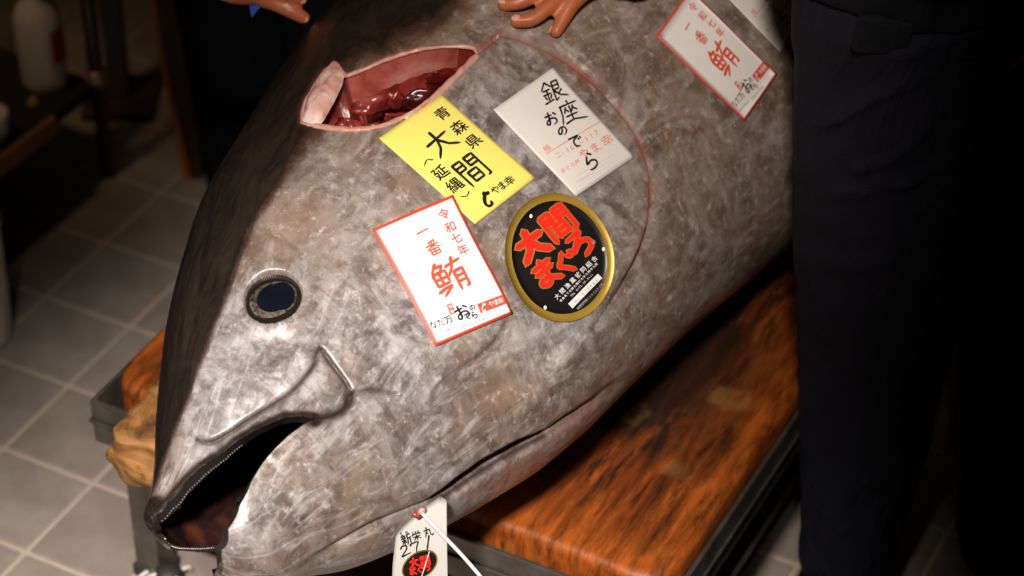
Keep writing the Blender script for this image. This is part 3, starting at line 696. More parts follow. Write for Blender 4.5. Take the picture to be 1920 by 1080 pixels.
# ---------------------------------------------------------------- caudal fin and finlets, beyond the frame
FIN = plain('fin_skin', (.05, .045, .045), .4)
bm = bmesh.new()
fin = [(2.20, -.015), (2.33, -.20), (2.46, -.34), (2.42, -.20), (2.36, -.02), (2.36, .02), (2.42, .20), (2.46, .34), (2.33, .20), (2.20, .015)]
V = [FO + s * FA + t * FD + FN * w_ for w_ in (-.006, .006) for s, t in fin]; n = len(fin)
part(mesh_obj('tail_fin', V, [tuple(range(n)), tuple(range(2*n - 1, n - 1, -1))] + [(i, (i + 1) % n, n + (i + 1) % n, n + i) for i in range(n)], FIN, None, False))
for sgn in (-1, 1):
    for q in np.arange(1.45, 2.0, .09):
        e = float(pchip(ST, TD if sgn < 0 else TV, np.array([q]))[0]); pts = [(q - .02, e - sgn * .01), (q + .015, e - sgn * .01), (q + .045, e + sgn * .03)]
        V = [FO + s * FA + t * FD + FN * w_ for w_ in (-.002, .002) for s, t in pts]
        part(mesh_obj('finlet', V, [(0, 1, 2), (5, 4, 3), (0, 1, 4, 3), (1, 2, 5, 4), (2, 0, 3, 5)], FIN, None, False))

# ------------------------------------------------------------------ paper stickers with writing
STROKES = {
 '大': [[(12, 40), (90, 32)], [(50, 6), (50, 40), (38, 70), (12, 96)], [(51, 42), (68, 72), (95, 92)]],
 '間': [[(14, 8), (14, 97)], [(14, 8), (42, 8), (42, 40)], [(14, 24), (42, 24)], [(14, 39), (42, 39)], [(58, 8), (58, 40)], [(58, 8), (88, 8), (88, 92), (78, 95)], [(58, 24), (88, 24)], [(58, 39), (88, 39)],
        [(34, 52), (34, 90)], [(34, 52), (66, 52), (66, 90)], [(34, 70), (66, 70)], [(34, 88), (66, 88)]],
 '一': [[(6, 54), (50, 50), (94, 46)]],
 '番': [[(72, 5), (28, 14)], [(32, 17), (39, 27)], [(70, 13), (61, 27)], [(8, 33), (92, 31)], [(50, 13), (50, 55)], [(48, 34), (30, 48), (6, 60)], [(52, 34), (70, 46), (96, 57)],
        [(24, 60), (24, 97)], [(24, 60), (78, 60), (78, 97)], [(50, 60), (50, 94)], [(24, 77), (78, 77)], [(24, 94), (78, 94)]],
 '鮪': [[(28, 3), (8, 28)], [(24, 14), (44, 13), (32, 29)], [(8, 31), (10, 70)], [(8, 31), (46, 29), (45, 68)], [(27, 30), (27, 66)], [(9, 49), (45, 48)], [(10, 67), (45, 66)], [(4, 84), (26, 78), (46, 76), (30, 88), (14, 99)],
        [(52, 21), (99, 13)], [(78, 1), (69, 28), (50, 50)], [(67, 42), (66, 99)], [(67, 42), (93, 40), (92, 92), (83, 94)], [(67, 58), (92, 57)], [(67, 74), (92, 73)]],
 '銀': [[(28, 2), (4, 36)], [(28, 2), (52, 28)], [(12, 38), (44, 36)], [(8, 56), (46, 54)], [(28, 37), (28, 88)], [(13, 64), (20, 78)], [(43, 62), (36, 78)], [(4, 93), (50, 84)],
        [(58, 10), (86, 8), (86, 46)], [(58, 28), (86, 26)], [(58, 46), (86, 44)], [(58, 10), (58, 94), (74, 82)], [(62, 50), (82, 74), (118, 88)], [(94, 52), (76, 68)]],
 '座': [[(50, -2), (52, 12)], [(10, 17), (94, 13)], [(14, 17), (12, 60), (0, 98)], [(36, 26), (24, 52)], [(36, 38), (46, 50)], [(70, 26), (58, 52)], [(70, 38), (86, 50)], [(54, 24), (54, 92)], [(28, 67), (82, 63)], [(16, 96), (56, 86), (118, 98)]],
 '新': [[(26, 2), (30, 12)], [(8, 16), (48, 14)], [(18, 20), (22, 32)], [(40, 19), (34, 32)], [(4, 37), (52, 34)], [(8, 56), (48, 53)], [(28, 36), (28, 98)], [(26, 58), (6, 84)], [(31, 60), (48, 76)], [(90, 4), (62, 14)], [(62, 14), (62, 60), (52, 96)], [(62, 42), (98, 38)], [(82, 40), (82, 99)]],
 '栄': [[(18, 6), (26, 22)], [(48, 2), (50, 20)], [(82, 4), (70, 22)], [(10, 28), (8, 44)], [(10, 29), (92, 26), (86, 42)], [(14, 58), (88, 54)], [(50, 40), (50, 98)], [(48, 60), (14, 90)], [(53, 60), (92, 86)]],
 '丸': [[(8, 34), (66, 30), (66, 82), (82, 92), (98, 76)], [(38, 4), (36, 50), (6, 96)], [(18, 54), (44, 70)]],
}
KANA = {
 'お': [[(8, 30), (60, 25)], [(35, 5), (36, 66), (28, 86), (12, 80), (18, 62), (48, 48), (78, 54), (82, 78), (58, 94)], [(70, 12), (90, 30)]],
 'の': [[(52, 22), (44, 60), (27, 80), (11, 68), (17, 40), (44, 18), (74, 24), (88, 50), (78, 78), (54, 94)]],
 'で': [[(8, 26), (44, 20), (80, 15)], [(78, 16), (48, 36), (37, 62), (50, 86), (80, 92)], [(74, 36), (82, 48)], [(88, 28), (97, 40)]],
 'ら': [[(38, 4), (62, 16)], [(30, 22), (25, 62), (50, 46), (77, 52), (79, 74), (56, 92), (32, 95)]],
 'ま': [[(18, 20), (82, 16)], [(20, 42), (80, 37)], [(52, 2), (52, 72), (38, 90), (18, 80), (26, 67), (52, 70), (88, 92)]],
 'ぐ': [[(60, 4), (40, 28), (20, 48), (42, 70), (64, 96)], [(72, 26), (82, 40)], [(88, 16), (98, 30)]],
 'ろ': [[(24, 14), (52, 12), (74, 12), (46, 38), (18, 64), (52, 45), (80, 53), (81, 78), (48, 96)]],
 'や': [[(6, 46), (44, 30), (80, 28), (88, 46), (62, 60)], [(48, 4), (58, 22)], [(24, 12), (40, 52), (54, 98)]],
 'な': [[(8, 24), (56, 18)], [(34, 4), (26, 34), (8, 60)], [(70, 22), (92, 34)], [(64, 40), (66, 76), (48, 92), (34, 82), (50, 70), (86, 92)]],
 'だ': [[(6, 26), (54, 20)], [(32, 4), (24, 50), (8, 96)], [(52, 48), (84, 44)], [(48, 72), (58, 88), (90, 86)], [(74, 8), (82, 22)], [(88, 2), (97, 16)]],
 '2': [[(14, 26), (36, 6), (66, 12), (66, 36), (38, 64), (8, 92), (46, 86), (92, 80)]],
 '7': [[(12, 26), (22, 12), (84, 8), (62, 48), (44, 98)]],
 '1': [[(70, 2), (48, 50), (26, 98)]],
 'swoosh': [[(52, 20), (30, 40), (12, 70), (18, 94), (42, 90), (48, 72)], [(50, 10), (66, 2)], [(58, 22), (74, 12)], [(70, 26), (84, 14)]],
 'paren_open': [[(96, 62), (60, 34), (4, 62)]],
 'paren_close': [[(4, 36), (46, 62), (96, 36)]],
}
def strokes_of(ch):
    if ch in STROKES: return [np.array(s, float) for s in STROKES[ch]], False
    return [np.array(s, float) for s in KANA[ch]], True
def ribbon(pts, wd, smooth, taper=True):
    """brush stroke as a flat strip: returns 2D verts and faces"""
    p = catmull(pts, 8) if (smooth and len(pts) > 2) else np.vstack([np.linspace(a, b, 7)[(0 if i == 0 else 1):] for i, (a, b) in enumerate(zip(pts[:-1], pts[1:]))])
    T = np.gradient(p, axis=0); T /= np.linalg.norm(T, axis=1)[:, None] + 1e-9; N = np.stack([-T[:, 1], T[:, 0]], 1); q = np.linspace(0, 1, len(p))
    wv = wd * (np.interp(q, [0, .12, .5, .85, 1], [.95, 1.1, .85, .95, .45]) if taper else np.ones(len(p)))
    # overrun at both ends and fill at sharp corners
    V = [p[0] - T[0] * wv[0] * .5] ; Fc = []
    V2 = []
    for i in range(len(p)): V2 += [p[i] + N[i] * wv[i] * .5, p[i] - N[i] * wv[i] * .5]
    V += V2; V.append(p[-1] + T[-1] * wv[-1] * .6)
    Fc.append((0, 1, 2)); n = len(p)
    for i in range(n - 1): Fc.append((1 + 2*i, 1 + 2*i + 2, 1 + 2*i + 3, 1 + 2*i + 1))
    Fc.append((1 + 2*(n-1), 1 + 2*(n-1) + 1, len(V) - 1))
    return np.array(V), Fc
_glyphs = {}
def glyph(ch):
    """a printed character as flat triangles in a unit box (y down)"""
    if ch in _glyphs: return _glyphs[ch]
    cu = bpy.data.curves.new('glyph', 'FONT'); cu.body = ch; cu.size = 1; cu.resolution_u = 3; cu.offset = .012
    ob = bpy.data.objects.new('glyph', cu); col.objects.link(ob); bpy.context.view_layer.update()
    me = ob.evaluated_get(bpy.context.evaluated_depsgraph_get()).to_mesh()
    v = np.array([tuple(x.co)[:2] for x in me.vertices]) if len(me.vertices) else np.zeros((0, 2)); f = [tuple(p.vertices) for p in me.polygons]
    bpy.data.objects.remove(ob); bpy.data.curves.remove(cu)
    if len(v):
        lo, hi = v.min(0), v.max(0); wide = ord(ch) > 0x2000
        c = (lo + hi) / 2 if wide else np.array([(lo[0] + hi[0]) / 2, .36]); v = (v - c) / (.95 if wide else .95); v[:, 1] *= -1
    _glyphs[ch] = (v, f); return _glyphs[ch]

class Card:
    """a paper sheet lying on a surface; px -> paper coordinates -> three dimensional point"""
    def __init__(s, corners, surf, nu=18, nv=26):
        s.c = np.array(corners, float); TL, TR, BR, BL = s.c; s.nu, s.nv = nu, nv
        u, v = np.meshgrid(np.linspace(0, 1, nu), np.linspace(0, 1, nv)); u, v = u.ravel()[:, None], v.ravel()[:, None]
        s.px = TL*(1-u)*(1-v) + TR*u*(1-v) + BR*u*v + BL*(1-u)*v
        P, N = surf(s.px); s.P = P.reshape(nv, nu, 3); s.N = N.reshape(nv, nu, 3)
        # paper bends smoothly
        for _ in range(14):
            q = s.P.copy(); q[1:-1] = (s.P[:-2] + 2 * s.P[1:-1] + s.P[2:]) / 4; s.P = q; q = s.P.copy(); q[:, 1:-1] = (s.P[:, :-2] + 2 * s.P[:, 1:-1] + s.P[:, 2:]) / 4; s.P = q
        s.M = np.linalg.inv(np.stack([((TR - TL) + (BR - BL)) / 2, ((BL - TL) + (BR - TR)) / 2], 1)); s.mid = s.c.mean(0)
    def uv(s, px): return (np.atleast_2d(px) - s.mid) @ s.M.T + .5
    def at(s, uv, off=0.0):
        uv = np.clip(uv, 0, 1); x = uv[:, 0] * (s.nu - 1); y = uv[:, 1] * (s.nv - 1); i = np.clip(x.astype(int), 0, s.nu - 2); j = np.clip(y.astype(int), 0, s.nv - 2); fx = (x - i)[:, None]; fy = (y - j)[:, None]
        g = lambda A: A[j, i]*(1-fx)*(1-fy) + A[j, i+1]*fx*(1-fy) + A[j+1, i]*(1-fx)*fy + A[j+1, i+1]*fx*fy
        return g(s.P) + g(s.N) * off
def sheet(name, card, mat, parent, shape=None, off=.0006, thick=.0005, n=26):
    """a piece of the sheet: full (None), or a list of uv outline points filled by rings"""
    if shape is None:
        u, v = np.meshgrid(np.linspace(0, 1, n), np.linspace(0, 1, n)); uv = np.stack([u.ravel(), v.ravel()], 1); top = card.at(uv, off); bot = card.at(uv, off - thick)
        f = grid_faces(n, n); k = n * n; V = np.vstack([top, bot]); Fc = [q[::-1] for q in f] + [tuple(k + i for i in q) for q in f]
        b = list(range(n)) + [i * n + n - 1 for i in range(1, n)] + [k - 2 - i for i in range(n - 1)] + [(n - 2 - i) * n for i in range(n - 2)]
        Fc += [(b[i], b[(i + 1) % len(b)], k + b[(i + 1) % len(b)], k + b[i]) for i in range(len(b))]
        return mesh_obj(name, V, Fc, mat, parent, True)
    sh = np.array(shape, float); c = sh.mean(0); V = []; m = len(sh); rs = np.linspace(1, .02, 9)
    for r in rs: V += list(card.at(c + (sh - c) * r, off))
    Fc = grid_faces(len(rs), m, True) + [tuple((len(rs) - 1) * m + i for i in range(m))]
    b = len(V); V += list(card.at(sh, off - thick)); Fc += [(i, (i + 1) % m, b + (i + 1) % m, b + i) for i in range(m)]
    return mesh_obj(name, V, Fc, mat, parent, True)
class Ink:
    def __init__(s, card, off): s.V, s.F, s.c, s.o = [], [], card, off
    def put(s, v2, f, org, ru, dn, flat=None):
        uv = org + v2[:, :1] * ru + v2[:, 1:] * dn; b = len(s.V); s.V += list(s.c.at(uv, s.o)); s.F += [tuple(b + i for i in q) for q in f]
    def basis(s, size, ang=None, wide=1.0):
        TL, TR, BR, BL = s.c.c; e = (TR - TL + BR - BL); e = e / np.linalg.norm(e); d = (BL - TL + BR - TR); d = d / np.linalg.norm(d)
        if ang is not None: e = np.array([math.cos(ang), -math.sin(ang)]); d = np.array([math.sin(ang), math.cos(ang)])
        return (s.c.M @ e) * size * wide, (s.c.M @ d) * size
    def print(s, ch, px, size, ang=None, wide=1.0):
        v, f = glyph(ch)
        if len(v): ru, dn = s.basis(size, ang, wide); s.put(v, f, s.c.uv(px)[0], ru, dn)
    def brush(s, ch, px, size, weight=9, ang=None, wide=1.0, taper=True):
        st, sm_ = strokes_of(ch); ru, dn = s.basis(size, ang, wide)
        for k, p in enumerate(st):
            v, f = ribbon(p, weight, sm_, taper); s.put((v - 50) / 100, f, s.c.uv(px)[0], ru, dn)
    def row(s, text, p0, p1, size, ang=None):
        """characters spread evenly from p0 to p1"""
        p0, p1 = np.array(p0, float), np.array(p1, float)
        if ang is None: ang = math.atan2(-(p1 - p0)[1], (p1 - p0)[0])
        for k, ch in enumerate(text):
            if ch != ' ': s.print(ch, p0 + (p1 - p0) * k / max(1, len(text) - 1), size, ang)
    def line(s, p0, p1, wd):
        uv = s.c.uv(np.vstack([np.linspace(p0, p1, 24)])); e = np.array(p1, float) - p0; nn = s.c.M @ (np.array([-e[1], e[0]]) / np.linalg.norm(e)) * wd / 2
        b = len(s.V); s.V += list(s.c.at(uv + nn, s.o)) + list(s.c.at(uv - nn, s.o)); s.F += [(b + i, b + i + 1, b + 24 + i + 1, b + 24 + i) for i in range(23)]
    def quad(s, corners):
        c = np.array(corners, float); u, v = np.meshgrid(np.linspace(0, 1, 8), np.linspace(0, 1, 8)); u, v = u.ravel()[:, None], v.ravel()[:, None]
        p = c[0]*(1-u)*(1-v) + c[1]*u*(1-v) + c[2]*u*v + c[3]*(1-u)*v; b = len(s.V); s.V += list(s.c.at(s.c.uv(p), s.o)); s.F += grid_faces(8, 8, False, b)
    def done(s, name, mat, parent):
        o = mesh_obj(name, s.V, s.F, mat, parent, False); o['kind'] = 'stuff'; return o

def paper(name, c, rough=.55):
    t = NT(name); f = t.noise(t.coord(), 45, 4); t.color(t.mix(f, tuple(x * .95 for x in c), c)); t.rough(rough); t.bump(f, .06, .001); return t.m
WHITE = paper('white_paper', (.86, .83, .80)); CREAM = paper('cream_paper', (.80, .76, .71)); YEL = paper('yellow_paper', (.89, .76, .16))
RED = plain('red_ink', (.72, .075, .035), .5, var=.06); RED2 = plain('faint_red_ink', (.80, .33, .25), .55, var=.06); BLACKINK = plain('black_ink', (.012, .010, .010), .4, var=.2); GREYINK = plain('grey_ink', (.36, .34, .33), .5, var=.08)
GREYP = plain('pink_grey_ink', (.70, .58, .54), .55, var=.08)
def surf_fish(off): return lambda px: flank(px, off)

# yellow sticker
cy = Card([(710, 262), (828, 178), (1002, 335), (890, 421)], surf_fish(.0015))
yel = sheet('yellow_sticker', cy, YEL, None); tag(yel, 'yellow paper sticker with black brush writing below the cut gill', 'sticker')
k = Ink(cy, .0009)
for ch, p, z in (('青', (828, 214), 25), ('森', (859, 240), 27), ('県', (887, 266), 27), ('延', (825, 325), 27), ('縄', (851, 348), 28)): k.print(ch, p, z)
k.brush('大', (823, 268), 58, 9); k.brush('間', (883, 319), 62, 8, None, .95)
k.brush('paren_open', (801, 306), 22, 9); k.brush('paren_close', (873, 366), 22, 9)
for ch, p in (('や', (928, 357)), ('ま', (941, 349))): k.brush(ch, p, 17, 12)
k.print('幸', (954, 340), 18); k.brush('swoosh', (914, 373), 30, 20)
k.done('lettering', BLACKINK, yel)

# white stickers with an orange red border: one layout, two sheets
C1 = [(697, 432), (848, 367), (960, 588), (815, 650)]
def bordered(name, corners, label, lift):
    c = Card(C1, surf_fish(.001)); 
    d = Card(corners, surf_fish(.0015)); d.M, d.mid, d.c = c.M, c.mid, c.c          # same printed layout
    o = sheet(name, d, RED, None, None, .0006 + lift); tag(o, label, 'sticker')
    b = .030; bv = .021
    sheet('white_face', d, WHITE, o, [(b + (1 - 2*b) * x, bv + (1 - 2*bv) * y) for x, y in [(i/12, 0) for i in range(12)] + [(1, i/16) for i in range(16)] + [(1 - i/12, 1) for i in range(12)] + [(0, 1 - i/16) for i in range(16)]], .0009 + lift, .0002)
    k = Ink(d, .0012 + lift)
    for ch, p in (('令', (830, 404)), ('和', (842, 428)), ('七', (854, 448)), ('年', (866, 470))): k.print(ch, p, 20)
    k.brush('一', (791, 436), 27, 10); k.brush('番', (811, 466), 30, 9); k.brush('鮪', (840, 520), 66, 9)
    e = np.array([.934, -.357]); n_ = np.array([.357, .934]); q = np.array([919, 571.])
    k.quad([q - e*26 - n_*9, q + e*26 - n_*9, q + e*26 + n_*9, q - e*26 + n_*9]); q2 = np.array([843, 581.]); k.quad([q2 - e*5 - n_*10, q2 + e*5 - n_*10, q2 + e*5 + n_*10, q2 - e*5 + n_*10])
    k.done('red_lettering', RED, o)
    k = Ink(d, .0015 + lift); k.brush('swoosh', q - e*16 + n_*1, 15, 16)
    for i, ch in enumerate('やま'): k.brush(ch, q + e*(-1 + 10*i), 11, 12)
    k.print('幸', q + e*18, 11); k.print('銀', q2 - n_*4.5, 7); k.print('座', q2 + n_*4.5, 7); k.done('white_lettering', WHITE, o)
    k = Ink(d, .0012 + lift); k.brush('お', (864, 587), 30, 11); k.brush('の', (882, 578), 12, 14); k.brush('で', (873, 594), 14, 14); k.brush('ら', (886, 592), 14, 14)
    k.brush('な', (810, 611), 14, 10); k.brush('だ', (824, 606), 14, 10); k.print('万', (838, 601), 15); k.done('black_lettering', BLACKINK, o)
    k = Ink(d, .0012 + lift); k.row('ONODERA', (862, 614), (903, 600), 9); k.row('NADAMAN', (814, 627), (849, 616), 6.5); k.done('grey_lettering', GREYINK, o)
    return o
bordered('bordered_sticker', C1, 'white sticker with red border overlapping the yellow one on the cheek', .0009)
bordered('bordered_sticker', [(1228, 69), (1292, -20), (1455, 140), (1394, 228)], 'white sticker with red border on the body behind the gill cover', 0)

# white order slips: printed red lines, handwritten black
C2 = [(924, 207), (1033, 133), (1182, 298), (1075, 371)]
def slip(corners, label, writing):
    c = Card(C2, surf_fish(.001)); d = Card(corners, surf_fish(.0015)); d.M, d.mid, d.c = c.M, c.mid, c.c
    o = sheet('order_slip', d, CREAM, None); tag(o, label, 'sticker')
    k = Ink(d, .0009); k.line((1020, 292), (1121, 231), 1.6); k.print('様', (1022, 281), 13)
    k.row('ニ-165', (1043, 294), (1075, 276), 13); k.row('~117', (1084, 270), (1112, 253), 13)
    for ch, p in (('や', (1090, 292)), ('ま', (1110, 281))): k.brush(ch, p, 19, 12)
    k.print('幸', (1131, 267), 21); k.row('まぐろ屋', (1051, 323), (1077, 308), 10); k.done('red_print', RED2, o)
    k = Ink(d, .0008)
    for i in range(4): k.line(np.array([1070, 337.]) + np.array([5, 7.5]) * i, np.array([1148 - 6 * i, 291.]) + np.array([5, 7.5]) * i, .8)
    k.row('東京都中央区築地', (1077, 345), (1105, 329), 4.5); k.done('faint_print', GREYP, o)
    k = Ink(d, .0012)
    for ch, p, z, wt in writing: k.brush(ch, p, z, wt, math.radians(20 if ch in '銀座' else 16), .95)
    k.done('handwriting', BLACKINK, o); return o
slip(C2, 'white order slip with black handwriting on the upper gill cover', [('銀', (1031, 177), 42, 8), ('座', (1064, 214), 42, 8), ('お', (1030, 227), 27, 13), ('の', (1050, 249), 20, 16), ('で', (1073, 269), 26, 13), ('ら', (1102, 306), 34, 11)])
slip([(1334, -30), (1390, -112), (1515, 15), (1461, 99)], 'pale order slip near the dark trousers at the back of the tuna', [('銀', (1031, 177), 42, 8), ('座', (1064, 214), 42, 8), ('お', (1030, 227), 27, 13), ('の', (1050, 249), 20, 16), ('で', (1073, 269), 26, 13), ('ら', (1102, 306), 34, 11), ('7', (1118, 268), 36, 8), ('1', (1130, 262), 40, 7)])

# black oval sticker with gold rim
OC = np.array([1044, 484.]); L = np.linalg.cholesky(np.array([[98.5 ** 2, 1213.], [1213., 120. ** 2]]))
co_ = Card([OC + (-104, -126), OC + (104, -126), OC + (104, 126), OC + (-104, 126)], surf_fish(.0015), 24, 28)
def oval_uv(k, n=72): return [co_.uv(OC + k * (L @ np.array([math.cos(a), math.sin(a)])))[0] for a in np.linspace(0, 2 * math.pi, n, endpoint=False)]
gt = NT('gold_foil'); gt.color(gt.mix(gt.noise(gt.coord(), 25), (.50, .30, .035), (.66, .43, .07))); gt.set(Metallic=.55); gt.rough(.42); GOLD = gt.m
BLK = plain('black_label', (.010, .008, .008), .38, var=.2); HOT = plain('bright_red_ink', (.86, .022, .010), .45, var=.05)
ov = sheet('oval_sticker', co_, GOLD, None, oval_uv(1), .0007); tag(ov, 'oval black sticker with gold rim and red lettering on the gill cover', 'sticker')
sheet('black_face', co_, BLK, ov, oval_uv(.875), .0010, .0002)
RA = math.radians(36)
for nm, mt, wt, of in (('gold_outline', GOLD, 1.0, .0013), ('red_lettering', HOT, .72, .0016)):
    k = Ink(co_, of)
    for ch, p, z, w0, an in (('大', (992, 459), 58, 30, 30), ('間', (1041, 420), 60, 19, 38), ('ま', (1020, 513), 52, 24, 36), ('ぐ', (1056, 494), 42, 25, 38), ('ろ', (1080, 460), 50, 23, 40)):
        k.brush(ch, p, z, w0 * wt + (0 if wt == 1 else 0), math.radians(an), 1.05, False)
    k.done(nm, mt, ov)
k = Ink(co_, .0013); k.row('大間漁業協同組合', (1042, 556), (1107, 487), 10.5)
k.row('青森県下北郡大間町大字大間字大間', (1049, 564), (1111, 497), 5); k.row('TEL 0175-37-3111', (1068, 555), (1104, 516), 5)
k.quad([(1062, 570), (1114, 514), (1122, 522), (1070, 579)])
for cx, cy_ in ((993, 407), (1020, 577), (1123, 469)):
    k.put(np.vstack([[(0, 0)], [(math.cos(a), math.sin(a)) for a in np.linspace(0, 2 * math.pi, 12, endpoint=False)]]), [(0, i + 1, (i + 1) % 12 + 1) for i in range(12)], co_.uv((cx, cy_))[0], co_.M @ np.array([3., 0]), co_.M @ np.array([0, 4.]))
k.done('white_lettering', WHITE, ov)
k = Ink(co_, .0016); k.row('No.210943', (1075, 566), (1111, 527), 7); k.print('®', (1105, 456), 9, RA); k.row('商標登録第5203075号', (1080, 578), (1121, 535), 5.5); k.done('grey_lettering', GREYINK, ov)

# paper tag tied to the throat
TP0, TN0 = flank([(790, 960)]); TN = np.array([.05, -.93, .30]); TN /= np.linalg.norm(TN)
tp = TP0[0] - FW * .012
def surf_tag(px):
    d = ray(px); t = ((tp - CAM) @ TN) / (d @ TN); P = CAM + d * t[:, None]
    return P + TN * (.0012 * np.sin((px[:, 1] - 930) / 45.))[:, None], np.tile(TN, (len(px), 1))
ct = Card([(734, 928), (839, 928), (841, 1130), (733, 1130)], surf_tag, 14, 20)
tagc = sheet('paper_tag', ct, paper('tag_paper', (.60, .56, .51)), None, [ct.uv(p)[0] for p in dense(np.array([(742, 1000), (760, 981), (781, 962), (803, 945), (826, 930), (838, 937), (838, 1000), (839, 1080), (840, 1128), (734, 1128), (736, 1060)], float), 90)], .0006)
tag(tagc, 'cream paper tag with handwritten number hanging from the tuna throat', 'tag')
k = Ink(ct, .0011); tg_a = math.radians(18)
k.row('58', (752, 1000), (762, 997), 9, tg_a)
for ch, p, z in (('新', (762, 1010), 21), ('栄', (781, 1003), 18), ('丸', (803, 995), 19)): k.brush(ch, p, z, 12, tg_a)
for ch, p, z in (('2', (760, 1031), 22), ('7', (779, 1025), 22), ('1', (803, 1016), 26)): k.brush(ch, p, z, 12, tg_a)
k.done('handwriting', BLACKINK, tagc)
def tag_oval(kx, ky, a0, c): return [ct.uv(np.array(c) + np.array([kx * math.cos(a) * math.cos(a0) - ky * math.sin(a) * math.sin(a0), kx * math.cos(a) * math.sin(a0) + ky * math.sin(a) * math.cos(a0)]))[0] for a in np.linspace(0, 2 * math.pi, 48, endpoint=False)]
sheet('printed_oval', ct, GOLD, tagc, tag_oval(37, 25, -.62, (787, 1059)), .0009, .0001)
sheet('printed_oval_face', ct, BLK, tagc, tag_oval(34.5, 22.5, -.62, (787, 1059)), .0012, .0001)
k = Ink(ct, .0015)
for ch, p, z in (('大', (776, 1053), 19), ('間', (797, 1050), 20), ('ま', (774, 1069), 16), ('ぐ', (788, 1067), 14), ('ろ', (800, 1062), 15)): k.brush(ch, p, z, 22, math.radians(12), 1, False)
k.done('red_lettering', HOT, tagc)
k = Ink(ct, .0018); k.line((805, 1032), (789, 1085), 2.0); k.done('string_print', WHITE, tagc)
STR = plain('white_strap', (.78, .74, .70), .45)
sp = [at([(790, 960)], depth(tp) - .006), at([(800, 972)], depth(tp) - .008), at([(830, 1003)], depth(tp) - .010), at([(868, 1043)], depth(tp) - .012), at([(905, 1086)], depth(tp) - .010), at([(940, 1130)], depth(tp) + .02)]
tie = tube_obj('plastic_tie', catmull(sp, 5), .0022, STR, None, 8); tag(tie, 'thin white plastic tie looped through the tag at the throat', 'cable tie')
o = tube_obj('tie_knot', [at([(786, 963)], depth(tp) - .004), at([(791, 957)], depth(tp) - .007), at([(796, 955)], depth(tp) - .004)], .0032, PALE, None, 8); o.parent = tie
sc = blob('blood_spot', at([(784, 964)], depth(tp) - .003), (RT * .006, UP * .004, FW * .002), MEAT, tuna, noise=.3, seed=12)

# ------------------------------------------------------------------ people
def sausage(path, radii, seg=14):
    """round ended tapered tube"""
    path = np.asarray(path, float); r = np.broadcast_to(np.asarray(radii, float), (len(path),)); d0 = path[0] - path[1]; d0 /= np.linalg.norm(d0); d1 = path[-1] - path[-2]; d1 /= np.linalg.norm(d1)
    P, R = [], []
    for a in (85, 60, 35, 12): P.append(path[0] + d0 * r[0] * math.sin(math.radians(a))); R.append(r[0] * math.cos(math.radians(a)))
    P += list(path); R += list(r)
    for a in (12, 35, 60, 85): P.append(path[-1] + d1 * r[-1] * math.sin(math.radians(a))); R.append(r[-1] * math.cos(math.radians(a)))
    return tube(P, R, seg)
def ellipsoid(c, ax, seg=20):
    V, Fc = lathe([(math.cos(a), math.sin(a)) for a in np.linspace(-1.5, 1.5, 13)], seg); V = np.array(V)
    return [np.asarray(c) + v[0] * ax[0] + v[1] * ax[1] + v[2] * ax[2] for v in V], Fc
def union(name, shapes, voxel, mat, parent=None, smooth=4):
    V, Fc = [], []
    for v, f in shapes: b = len(V); V += list(v); Fc += [tuple(b + i for i in q) for q in f]
    o = mesh_obj(name, V, Fc, mat, None)
    m = o.modifiers.new('r', 'REMESH'); m.mode = 'VOXEL'; m.voxel_size = voxel; m.use_smooth_shade = True
    sm_ = o.modifiers.new('s', 'SMOOTH'); sm_.iterations = smooth; sm_.factor = .5
    bpy.context.view_layer.update(); me = bpy.data.meshes.new_from_object(o.evaluated_get(bpy.context.evaluated_depsgraph_get()))
    old = o.data; o.modifiers.clear(); o.data = me; bpy.data.meshes.remove(old); me.name = name
    if not me.materials: me.materials.append(mat)
    me.polygons.foreach_set('use_smooth', [True] * len(me.polygons))
    if parent is not None: o.parent = parent
    return o
def skin_mat():
    t = NT('hand_skin'); co = t.coord(); f = t.noise(co, 40, 4); g = t.noise(co, 220, 3)
    t.color(t.mix(f, (.42, .105, .040), (.53, .155, .065))); t.rough(.42); t.bump(g, .12, .001); t.set(Subsurface_Weight=.12, Subsurface_Scale=.01); t.b.inputs['Subsurface Radius'].default_value = (1, .3, .15); return t.m
def cloth_mat(name, a, b, sc=8, st=.6):
    t = NT(name); co = t.coord(); f = t.noise(t.mapping(co, (1, 1, .45), (0, .5, .3)), sc, 4, .5, 1.5); g = t.noise(co, 500, 2)
    t.color(t.mix(f, a, b)); t.rough(.85); t.b.inputs['Specular IOR Level'].default_value = .25; t.bump(t.math('ADD', t.math('MULTIPLY', f, 4), t.math('MULTIPLY', g, .15)), st, .012); return t.m
SKIN = skin_mat(); NAVY = cloth_mat('navy_cloth', (.0060, .0060, .0130), (.0105, .0105, .0210)); SHIRT = cloth_mat('dark_shirt', (.0035, .004, .007), (.007, .0075, .011)); TRB = cloth_mat('black_trousers', (.003, .003, .005), (.006, .006, .009))
LEATHER = plain('black_leather', (.005, .004, .004), .7, var=.3, spec=.2); NAIL = plain('fingernail', (.72, .36, .26), .25, var=.05); HAIR = plain('black_hair', (.008, .007, .006), .5, var=.3)
SOLE = plain('red_sole_line', (.25, .015, .012), .5)
def V3(*a): return np.array(a, float)
